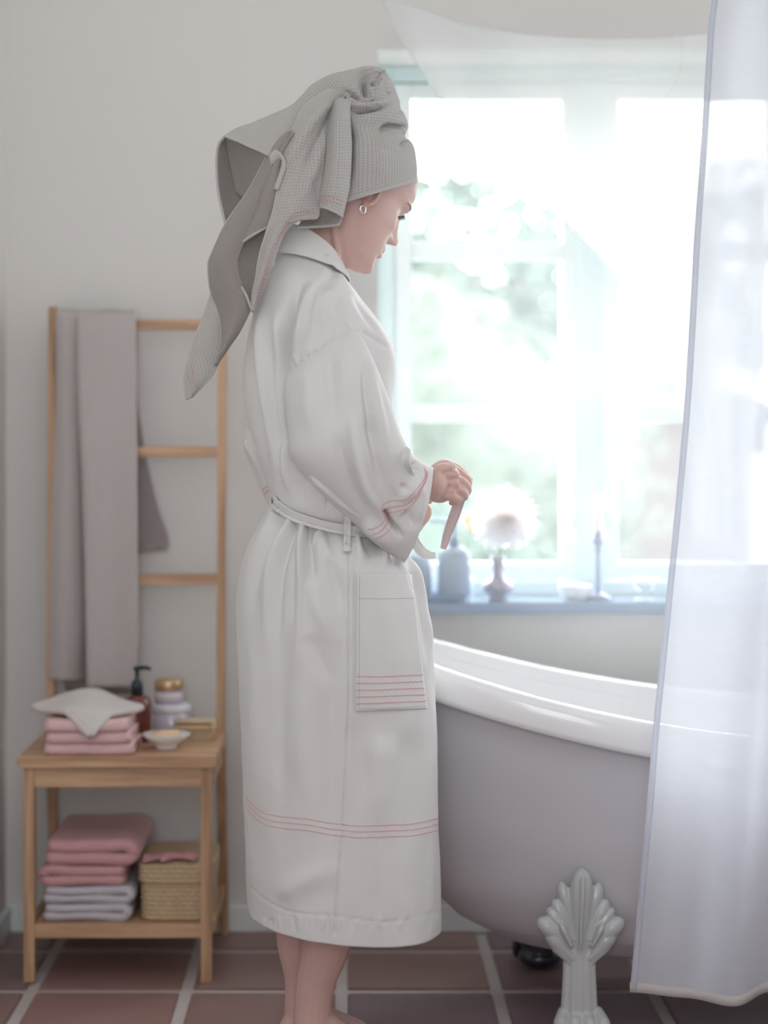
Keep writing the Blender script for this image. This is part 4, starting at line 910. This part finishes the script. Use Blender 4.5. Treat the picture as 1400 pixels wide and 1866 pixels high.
# cuff edge bows outward in the middle
tt = np.clip((np.arange(330)/329-.72)/.28, 0, 1)[:, None, None]; ax = np.array(P(760, 960, 3.35))-np.array(P(735, 945, 3.35)); ph = np.arange(300)/300*2*PI
S = S+tt*ax*.35*(1-np.cos(ph)**2)[None, :, None]
S = wrinkle(S, NS, .004, 8, 6, 11); S = wrinkle(S, NS, .0012, 25, 18, 4)
sf = [
 ([(560, 660), (565, 740), (572, 820)], 16, .006), ([(600, 640), (604, 720), (612, 800)], 14, -.006), ([(622, 610), (628, 680), (634, 760)], 13, .005), ([(664, 650), (668, 700), (676, 760), (690, 830)], 9, -.010), ([(668, 665), (680, 720), (698, 790), (716, 840)], 10, .008),
 ([(638, 740), (646, 820), (662, 885), (684, 920), (712, 955)], 9, .010), ([(672, 750), (684, 820), (696, 880), (712, 915)], 11, -.010), ([(612, 780), (628, 850), (650, 905), (680, 945)], 11, -.007),
 ([(741, 812), (734, 838), (745, 858), (762, 870)], 3.5, .010, 'E'), ([(750, 840), (758, 856), (772, 862)], 7, -.006), ([(560, 862), (590, 885), (636, 926), (668, 950)], 3, .006, 'e'), 
 ([(700, 925), (706, 940), (712, 952), (722, 965), (738, 985)], 5, -.015), ([(676, 960), (704, 985), (730, 1008)], 12, .012), ([(735, 930), (750, 950), (758, 968)], 10, -.006), ([(715, 900), (745, 898), (770, 872)], 12, .006), ([(770, 880), (770, 920), (756, 960)], 6, .004),
 ([(740, 880), (725, 905), (712, 915)], 8, -.005),
]
S = sculpt(S, NS, [(p_[0], p_[1], p_[2]*1.25)+tuple(p_[3:]) for p_ in sf])
sl = child(grid_mesh('sleeve', S, M['robe'], None, close=True, thick=.0014))
L_ = [((478, 690), (520, 690), 3.57, .06), ((452, 735), (520, 750), 3.60, .065), ((444, 775), (516, 800), 3.61, .065), ((445, 815), (516, 850), 3.61, .06), ((462, 860), (530, 875), 3.60, .055), ((480, 900), (548, 890), 3.59, .05), ((500, 935), (565, 900), 3.585, .05)]
LG = dense(np.array([ringpts(*r, n=28) for r in L_]), 120, 120, True); NL = grid_normals(LG, True)
if (NL[60]*(LG[60]-LG[60].mean(0))).sum() < 0: NL = -NL
LG = wrinkle(LG, NL, .004, 14, 10, 6); LG = sculpt(LG, NL, [([(450, 775), (470, 800), (490, 812)], 6, -.008), ([(446, 800), (468, 840), (485, 870)], 6, .006), ([(462, 790), (456, 770)], 5, .004)])
sl2 = child(grid_mesh('sleeve', LG, M['robe'], None, close=True, thick=.0014))
# collar
CR_ = [((514, 424), (623, 492), 3.462, .070, -.026), ((508, 440), (627, 500), 3.462, .076, -.022), ((501, 458), (632, 508), 3.46, .084, -.016), ((500, 470), (634, 514), 3.458, .085, -.012)]
CG = dense(np.array([ringpts(*r, n=32) for r in CR_]), 40, 200, True); NC = grid_normals(CG, True)
if (NC[20]*(CG[20]-CG[20].mean(0))).sum() < 0: NC = -NC
CG = sculpt(CG+NC*.004, NC, [([(592, 462), (605, 485), (612, 500)], 5, .004)])
child(grid_mesh('collar', CG, M['robe'], None, close=True, thick=.003))
allb = bvh_of(robe, sl, sl2); rb = bvh_of(robe); sb = bvh_of(sl); lb = bvh_of(sl2)
EYE = Vector((0, 0, H))
def hit(bv, u, v, offs=.001, dflt=3.3):
    d = (P(u, v, 3)-EYE).normalized(); loc, nor, i, dist = bv.ray_cast(EYE, d)
    if loc is None or dist > 4.2:
        loc, nor, i, dist = bv.find_nearest(P(u, v, dflt)); 
    if nor.dot(d) > 0: nor = -nor
    return loc+nor*offs, nor
def stitch(bv, pts, m, r=.0009, n=90, wav=.5, wl=9, dash=False, offs=.0012):
    c = cr(np.array(pts, float), n); L = np.concatenate([[0], np.cumsum(np.linalg.norm(np.diff(c, axis=0), axis=1))]); out = []; prev = None
    for i, (u, v) in enumerate(c):
        p, _ = hit(bv, u, v+wav*math.sin(L[i]*2*PI/wl), offs)
        if prev is not None and (p-prev).length > .03: p = prev.lerp(p, .2)
        out.append(p); prev = p
    if wav == 0:
        for _ in range(3): out = [out[0]]+[(a+b_*2+c_)/4 for a, b_, c_ in zip(out, out[1:], out[2:])]+[out[-1]]
    return out
def threads(name, lines, parent, m, r=.0008, dash=None):
    b = BM()
    for ln in lines:
        if dash:
            i = 0
            while i+dash[0] < len(ln): tube(b, ln[i:i+dash[0]+1], r, 5); i += dash[0]+dash[1]
        else: tube(b, ln, r, 5)
    o = obj(name, b, m, parent, True)
    if dash: o['kind'] = 'stuff'
    return o
sk = [(448, 1448), (459, 1464), (480, 1480), (508, 1487), (559, 1492), (596, 1499), (624, 1502), (652, 1505), (708, 1503), (745, 1502), (773, 1497), (799, 1490)]
lines = [stitch(rb, [(u+(.8*k), v+k*10.6) for u, v in sk], None, n=180, wav=.7) for k in range(3)]
l1 = [(773, 852), (774, 870), (761, 889), (743, 908), (731, 911), (711, 912.6), (699, 918), (697, 929), (703, 943), (695, 955), (683, 962), (671.5, 965)]
l2 = [(776, 856), (775, 875), (759, 900), (740, 919), (722, 922), (708.6, 925), (702, 933), (706, 948), (699, 962), (689, 970), (679.5, 973)]
l3 = [(779, 860), (777, 872), (770, 889), (752, 918), (738, 927), (720, 932), (709, 935), (708.6, 948), (713, 959), (706, 969), (695, 976.6), (684.6, 980.7)]
def reparent(o, par):
    o.parent = par; o.matrix_parent_inverse = par.matrix_parent_inverse.copy() if par is not per else Matrix.Translation(-per.location); return o
def subp(o, par):                                # part -> sub-part, coordinates are already world
    o.parent = par; bpy.context.view_layer.update(); o.matrix_parent_inverse = par.matrix_world.inverted(); return o
subp(threads('hem_stitching', lines, None, M['thread'], .0006), robe)['label'] = 'coral stitch lines'
subp(threads('cuff_stitching', [stitch(sb, l, None, n=110) for l in (l1, l2, l3)], None, M['thread'], .00065), sl)['label'] = 'coral stitch lines'
subp(threads('cuff_stitching', [stitch(lb, l, None, n=40) for l in ([(474, 896), (488, 886), (503, 881)], [(477, 904), (490, 894), (503, 890)], [(481, 912), (492, 903), (503, 899)])], None, M['thread'], .001), sl2)['label'] = 'coral stitch lines'
def seamline(pts, n=120, par=robe, bv=rb):
    subp(threads('seam', [stitch(bv, pts, None, n=n, wav=0, offs=.0004)], None, M['seam'], .0004), par)
seamline([(636, 1008), (635, 1139), (634, 1278), (629, 1394), (622, 1520), (615, 1603), (609, 1690)])
seamline([(456, 1620), (490, 1642), (540, 1660), (606, 1667), (700, 1677), (799, 1660)])
seamline([(655, 602), (622, 615), (584, 633), (550, 657), (523, 690)], 60, sl, allb)
# pocket, belt and belt loop laid on the robe
def patch(name, c00, c10, c11, c01, nu, nv, offs, m, par, bv=rb, th=.002, bul=0):
    g = np.zeros((nv, nu, 3))
    for j in range(nv):
        for i in range(nu):
            s, t = i/(nu-1), j/(nv-1); u = (c00[0]*(1-s)+c10[0]*s)*(1-t)+(c01[0]*(1-s)+c11[0]*s)*t; v = (c00[1]*(1-s)+c10[1]*s)*(1-t)+(c01[1]*(1-s)+c11[1]*s)*t
            p, nn = hit(bv, u, v, 0); g[j, i] = p
    g = (g+np.roll(g, 1, 0)+np.roll(g, -1, 0))/3 if False else g
    for _ in range(6):
        k = g.copy(); k[1:-1, :] = (g[:-2, :]+g[2:, :]+2*g[1:-1, :])/4; g = k.copy(); g[:, 1:-1] = (k[:, :-2]+k[:, 2:]+2*k[:, 1:-1])/4
    for j in range(nv):
        for i in range(nu):
            e = EYE-Vector(g[j, i]); e.normalize(); g[j, i] += np.array(e)*(offs+bul*math.sin(PI*i/(nu-1))*(1-j/(nv-1)))
    o = grid_mesh(name, g, m, None, thick=th); return subp(o, par)
pk = patch('pocket', (650, 1046), (750, 1047), (778, 1291), (649, 1296), 50, 110, .0042, M['robe'], robe, th=.0022, bul=.004)
pb = bvh_of(pk)
pl = [stitch(pb, [(650, 1232+12.5*k), (690, 1233+12*k), (735, 1231+12*k), (769+1.6*k, 1229.5+12*k)], None, n=60, wav=.7, offs=.0016) for k in range(5)]
subp(threads('pocket_stitching', pl, None, M['thread'], .00062), robe)['label'] = 'coral stitch lines'
subp(threads('pocket_seam', [stitch(pb, p, None, n=50, wav=0, offs=.0014) for p in ([(653, 1090), (700, 1091), (753, 1090)], [(655, 1050), (655, 1170), (654, 1292)], [(654, 1291), (710, 1290), (775, 1286)])], None, M['seam'], .0004), robe)
# belt: a band round the tilted waist ring
bl = [(499, 903), (515, 918), (535, 930), (560, 941), (590, 951), (620, 957), (650, 961), (690, 966), (705, 968)]
def belt():
    top = cr(np.array([(503, 904), (515, 918), (535, 931), (562, 941), (595, 950), (630, 956), (668, 960), (706, 963)], float), 90)
    g = []
    for i, (u, v) in enumerate(top):
        w_ = 21-3*math.sin(i/89*PI) ; ps = []
        for k in range(6): p, nn = hit(rb, u-(1.5*k if i < 30 else 0)*.3+(1 if i < 2 else 0), v+w_*k/5, 0, 3.45); ps.append(np.array(p))
        g.append(ps)
    g = np.array(g)
    for _ in range(12): k = g.copy(); k[1:-1] = (g[:-2]+g[2:]+2*g[1:-1])/4; g = k
    m_ = g.mean(1, keepdims=True); sh = np.array([1, 0, 0])
    for i in range(len(g)):
        e = np.array((EYE-Vector(g[i, 3])).normalized()); y = g[i, :, 1].min(); f = i/89
        g[i, :, 1] = .5*g[i, :, 1]+.5*y; g[i] += e*.007; g[i, :, 0] -= .003*(f < .1)
    # continue round the far side of the waist
    c = robe_rings()[11]; far = ringpts(*c, n=64, p=2.15, far=.66); far = far[33:64]; zoff = np.linspace(.004, -.016, 6)
    last, first = g[-1], g[0]; wrap = []
    pts = far[np.argsort(-far[:, 0])]; cen = far.mean(0)
    for q in pts: wrap.append([q+np.array([(q[0]-cen[0])*.06, .012, z]) for z in zoff])
    wrap = wrap[3:]
    return np.concatenate([g, np.array(wrap)])
bg_ = dense(belt(), 320, 14, False); nn_ = grid_normals(bg_)
bg_ = bg_-nn_*(.0022*np.exp(-((np.arange(14)-8.5)/1.0)**2))[None, :, None]*np.sign(-nn_[40, 7, 1])
bt = child(grid_mesh('belt', bg_, M['robe'], None, thick=.003))
patch('belt_loop', (627, 941), (640, 941), (639, 1005), (626, 1005), 10, 40, .0125, M['robe'], robe, bv=bvh_of(robe, bt), th=.0022)
subp(threads('belt_loop_stitching', [stitch(bvh_of(robe, bt), p, None, n=20, wav=0, offs=.0142) for p in ([(628, 1001), (638, 1001)], [(629, 944), (629, 1000)], [(638, 944), (637, 1000)])], None, M['seam'], .0003), robe)
# free belt ends: one held up by the hand, one looping down
def strip(name, cl, wid, m=M['robe']):
    c = cr(np.array([tuple(P(*p)) for p in cl]), 50); wv = cr(np.array(wid, float).reshape(-1, 1), 50)[:, 0]; t = np.gradient(c, axis=0); t /= np.linalg.norm(t, axis=1, keepdims=True)
    s = np.cross(t, np.array([0, 1, 0])); s /= np.linalg.norm(s, axis=1, keepdims=True)+1e-9
    g = np.stack([c+s*wv[:, None]*k+np.array([0, .003*(1-4*k*k), 0]) for k in (-.5, -.25, 0, .25, .5)], 1); return child(grid_mesh(name, g, m, None, thick=.002))
beltp = mat('robe_belt_cotton', (.90, .82, .82), .8, bump=.1, bscale=900)
strip('belt_end', [(846, 880, 3.43), (840, 905, 3.43), (828, 940, 3.44), (816, 972, 3.455), (808, 1000, 3.47)], [.013, .017, .018, .015, .010], beltp)
strip('belt_end', [(748, 955, 3.52), (756, 985, 3.52), (768, 1004, 3.52), (784, 1012, 3.515), (794, 1012, 3.51)], [.012, .016, .018, .013, .010])

# ---- towel wrapped round the head
W, T = M['waffle'], M['terry']
TR = [((558, 392), (757, 331), 3.47, .100, .010), ((557, 372), (758, 318), 3.47, .103, .006), ((560, 330), (757, 298), 3.47, .105, 0), ((565, 285), (752, 266), 3.47, .102, 0), ((572, 250), (737, 249), 3.468, .098, 0), ((577, 228), (744, 230), 3.466, .096, 0),
      ((582, 207), (735, 205), 3.464, .090, 0), ((592, 182), (727, 180), 3.462, .080, 0), ((602, 162), (717, 154), 3.46, .068, 0), ((620, 142), (704, 133), 3.458, .050, 0), ((645, 129), (690, 124), 3.457, .030, 0), ((664, 126), (676, 125), 3.456, .010, 0)]
TG = dense(np.array([ringpts(*r, n=32) for r in TR]), 300, 320, True); NT = grid_normals(TG, True)
if (NT[100]*(TG[100]-TG[100].mean(0))).sum() < 0: NT = -NT
ts = [([(745, 229), (728, 233), (708, 230), (694, 238), (688, 250)], 5, -.012), ([(740, 240), (715, 240), (698, 246)], 7, .006), ([(742, 250), (734, 262), (728, 275)], 5, -.006), ([(636, 206), (660, 203), (690, 197), (722, 184)], 4.5, -.011), ([(636, 197), (665, 192), (700, 188), (712, 176)], 6, .008),
      ([(640, 188), (672, 186), (700, 180)], 4, -.008), ([(693, 132), (688, 150), (680, 170), (672, 186)], 3.5, .013, 'E'), ([(668, 135), (664, 155), (670, 175), (674, 185)], 8, -.020), ([(655, 132), (676, 134), (690, 142), (688, 152)], 5, .008), ([(676, 150), (684, 152), (690, 150)], 4, -.012),
      ([(618, 165), (640, 172), (660, 180), (672, 182)], 5, -.012), ([(600, 185), (620, 180), (636, 182), (646, 192)], 5, .008), ([(735, 205), (728, 196), (722, 186)], 5, -.005), ([(636, 215), (640, 260), (638, 320), (630, 364)], 6, -.010), ([(700, 270), (690, 300), (680, 330)], 18, .003), ([(665, 225), (655, 270), (650, 320)], 14, .004), ([(712, 172), (704, 165), (708, 158)], 4, -.004)]
TG = wrinkle(TG, NT, .003, 14, 12, 9); TG = sculpt(TG, NT, [(p_[0], p_[1], p_[2]*1.35)+tuple(p_[3:]) for p_ in ts])
htw = child(grid_mesh('head_towel', TG, W, None, close=True, thick=.003)); htw['label'] = 'grey waffle towel twisted into a turban'
# rolled border along the turban's lower edge
b = BM(); tube(b, [Vector(p) for p in TG[2, ::4]]+[Vector(TG[2, 0])], .0032, 8, False); subp(obj('towel_border', b, M['hemt'], None, True), htw)
def sheet(rows, m, bulge=0, th=.0035, nr=70, nc=36, jit=.0015, rot=0, mid=5, st=None):
    """rows: (uL,vL,dL,uR,vR,dR[,bulge])"""
    g = []
    for r in rows:
        A, B = P(*r[:3]), P(*r[3:6]); bu = r[6] if len(r) > 6 else bulge
        g.append([tuple(A.lerp(B, k/(mid-1))+Vector((0, -bu*math.sin(PI*k/(mid-1)), 0))) for k in range(mid)])
    G = dense(np.array(g), nr, nc); Nn = grid_normals(G); Nn = Nn*np.sign(-Nn[nr//2, nc//2, 1]); G = wrinkle(G, Nn, jit, 25, 20, len(rows)); G = sculpt(G, Nn, st or [], False); o = grid_mesh('s', G, m, None, thick=th, rot=rot); return o, G
parts = []; borders = []
def addsheet(*a, bd=(), **k):
    o, G = sheet(*a, **k); parts.append(o)
    for e in bd: borders.append({'L': G[:, 0], 'R': G[:, -1], 'B': G[-1], 'T': G[0]}[e])
    return G
# rear flap going over to the left, waffle side out
addsheet([(640, 128, 3.45, 655, 165, 3.40), (577, 151, 3.46, 600, 205, 3.375), (526, 193, 3.46, 560, 250, 3.365), (467, 221, 3.46, 520, 272, 3.355), (430, 236, 3.455, 503, 282, 3.352), (411, 248, 3.45, 491, 284, 3.352)], W, .012, bd='B', rot=.3, nr=110, nc=60, st=[([(640, 135), (590, 160), (545, 200), (500, 270)], 9, .012), ([(640, 150), (596, 178), (556, 220), (515, 278)], 7, -.012), ([(570, 156), (520, 200), (455, 245)], 9, -.003)])
# rounded shoulder of the flap and its inner terry face
addsheet([(411, 248, 3.45, 414, 250, 3.452), (400, 262, 3.46, 440, 265, 3.49), (396, 280, 3.465, 460, 290, 3.50), (395, 306, 3.465, 462, 320, 3.50), (399, 354, 3.455, 450, 370, 3.48), (412, 412, 3.44, 440, 420, 3.45), (420, 440, 3.43, 440, 450, 3.44)], T, -.01, bd='L')
addsheet([(411, 248, 3.45, 491, 284, 3.36), (413, 262, 3.47, 480, 300, 3.40), (420, 300, 3.48, 470, 330, 3.42), (430, 350, 3.47, 460, 370, 3.42)], T, -.015)
# first long fold, terry side
addsheet([(512, 250, 3.375, 545, 235, 3.36), (489, 280, 3.37, 515, 285, 3.35), (470, 318, 3.372, 500, 320, 3.345), (450, 354, 3.375, 486, 352, 3.345), (412, 408, 3.38, 468, 400, 3.345), (386, 463, 3.385, 444, 444, 3.345), (380, 487, 3.385, 434, 480, 3.35), (385, 532, 3.385, 442, 520, 3.35), (399, 573, 3.38, 458, 556, 3.35), (404, 604, 3.378, 440, 598, 3.36), (402, 635, 3.378, 418, 632, 3.37), (393, 666, 3.38, 396, 664, 3.378)], T, .018, bd='L', nr=120)
# tip, waffle side
addsheet([(388, 530, 3.392, 412, 545, 3.385), (372, 575, 3.392, 408, 590, 3.385), (354, 624, 3.39, 406, 612, 3.385), (343, 660, 3.39, 402, 645, 3.385), (337, 685, 3.39, 388, 680, 3.385), (338, 706, 3.39, 370, 702, 3.387), (341, 727, 3.39, 350, 722, 3.389)], W, .008, bd='LRB', rot=.5)
# second fold, terry side, and its shaded hollow
addsheet([(515, 262, 3.352, 540, 240, 3.345), (494, 300, 3.352, 516, 290, 3.338), (476, 345, 3.352, 505, 347, 3.335), (462, 385, 3.352, 495, 385, 3.335), (445, 420, 3.352, 492, 402, 3.335), (434, 448, 3.355, 488, 412, 3.336)], T, .012, bd='B')
addsheet([(452, 425, 3.362, 497, 398, 3.36), (438, 448, 3.358, 488, 425, 3.37), (428, 480, 3.356, 482, 460, 3.372), (434, 511, 3.352, 474, 500, 3.365), (448, 538, 3.345, 466, 540, 3.35), (459, 566, 3.335, 462, 568, 3.334)], T, -.012, bd='L')
# third fold, waffle side with stitched border
G3 = addsheet([(600, 163, 3.38, 632, 172, 3.37), (560, 190, 3.365, 612, 188, 3.362), (532, 238, 3.352, 602, 230, 3.35), (511, 282, 3.34, 595, 285, 3.345), (517, 305, 3.335, 590, 318, 3.345), (506, 347, 3.332, 587, 345, 3.345), (498, 385, 3.330, 581, 378, 3.345), (491, 408, 3.330, 576, 397, 3.345),
     (484, 430, 3.330, 548, 398, 3.338), (474, 465, 3.330, 517, 425, 3.335), (467, 505, 3.330, 494, 485, 3.333), (461, 540, 3.331, 473, 540, 3.332), (460, 567, 3.332, 462, 570, 3.332)], W, .014, bd='LR', nr=150, nc=80, st=[([(616, 172), (590, 200), (560, 240), (530, 290), (512, 340)], 8, .010), ([(625, 180), (606, 205), (590, 240), (560, 300), (540, 350)], 9, -.010), ([(604, 200), (600, 260), (594, 330), (588, 380)], 5, -.008), ([(585, 240), (570, 320), (545, 380)], 8, .006), ([(562, 320), (580, 350), (585, 385)], 7, -.004), ([(520, 380), (500, 430), (480, 500)], 7, .004)])
# edge turned over at the top of the third fold
addsheet([(491, 284, 3.335, 494, 302, 3.338), (503, 273, 3.333, 507, 292, 3.336), (512, 282, 3.328, 516, 292, 3.33), (521, 302, 3.328, 512, 310, 3.33), (506, 347, 3.33, 500, 345, 3.332)], M['hemt'], .003, nr=40, nc=10)
# nearest rounded fold
G4 = addsheet([(604, 182, 3.375, 640, 184, 3.36), (600, 205, 3.362, 637, 206, 3.352), (597, 240, 3.35, 638, 235, 3.348), (594, 285, 3.345, 640, 275, 3.345), (588, 335, 3.343, 637, 335, 3.343), (584, 362, 3.343, 630, 366, 3.343), (583, 376, 3.343, 624, 394, 3.345)], W, .022, bd='B', nr=90)
addsheet([(560, 385, 3.37, 620, 366, 3.37), (552, 397, 3.375, 624, 385, 3.372), (546, 408, 3.37, 623, 400, 3.36), (541, 414, 3.36, 618, 409, 3.35)], W, -.012, bd='B')
te = bake(parts, 'towel_tail', None, None); child(te); te['label'] = 'long loose end falling in folds down the back'
te.parent = htw; te.matrix_parent_inverse = Matrix.Identity(4); bpy.context.view_layer.update(); te.matrix_parent_inverse = htw.matrix_world.inverted()
b = BM()
for e in borders: tube(b, [Vector(p) for p in e], .0026, 7)
subp(obj('towel_border', b, M['hemt'], None, True), htw)
hb = bvh_of(te)
d1 = [[(462, 557), (475, 530), (492, 475), (510, 430), (530, 400), (555, 390), (580, 388)], [(466, 535), (480, 500), (495, 455), (514, 418), (536, 390), (560, 384), (582, 380)], [(588, 358), (600, 357), (612, 361), (624, 368)], [(588, 366), (602, 366), (612, 370), (622, 376)],
      [(342, 672), (345, 690), (351, 712)], [(350, 668), (352, 686), (358, 706)], [(545, 401), (570, 398), (598, 396)], [(540, 408), (570, 406), (606, 404)]]
subp(threads('towel_stitching', [stitch(hb, l, None, n=max(24, int(sum(math.dist(a, c) for a, c in zip(l, l[1:]))/1.6)), wav=0, offs=.0022) for l in d1], None, M['threadp'], .0006, dash=(2, 2)), htw)['label'] = 'pink running stitches'
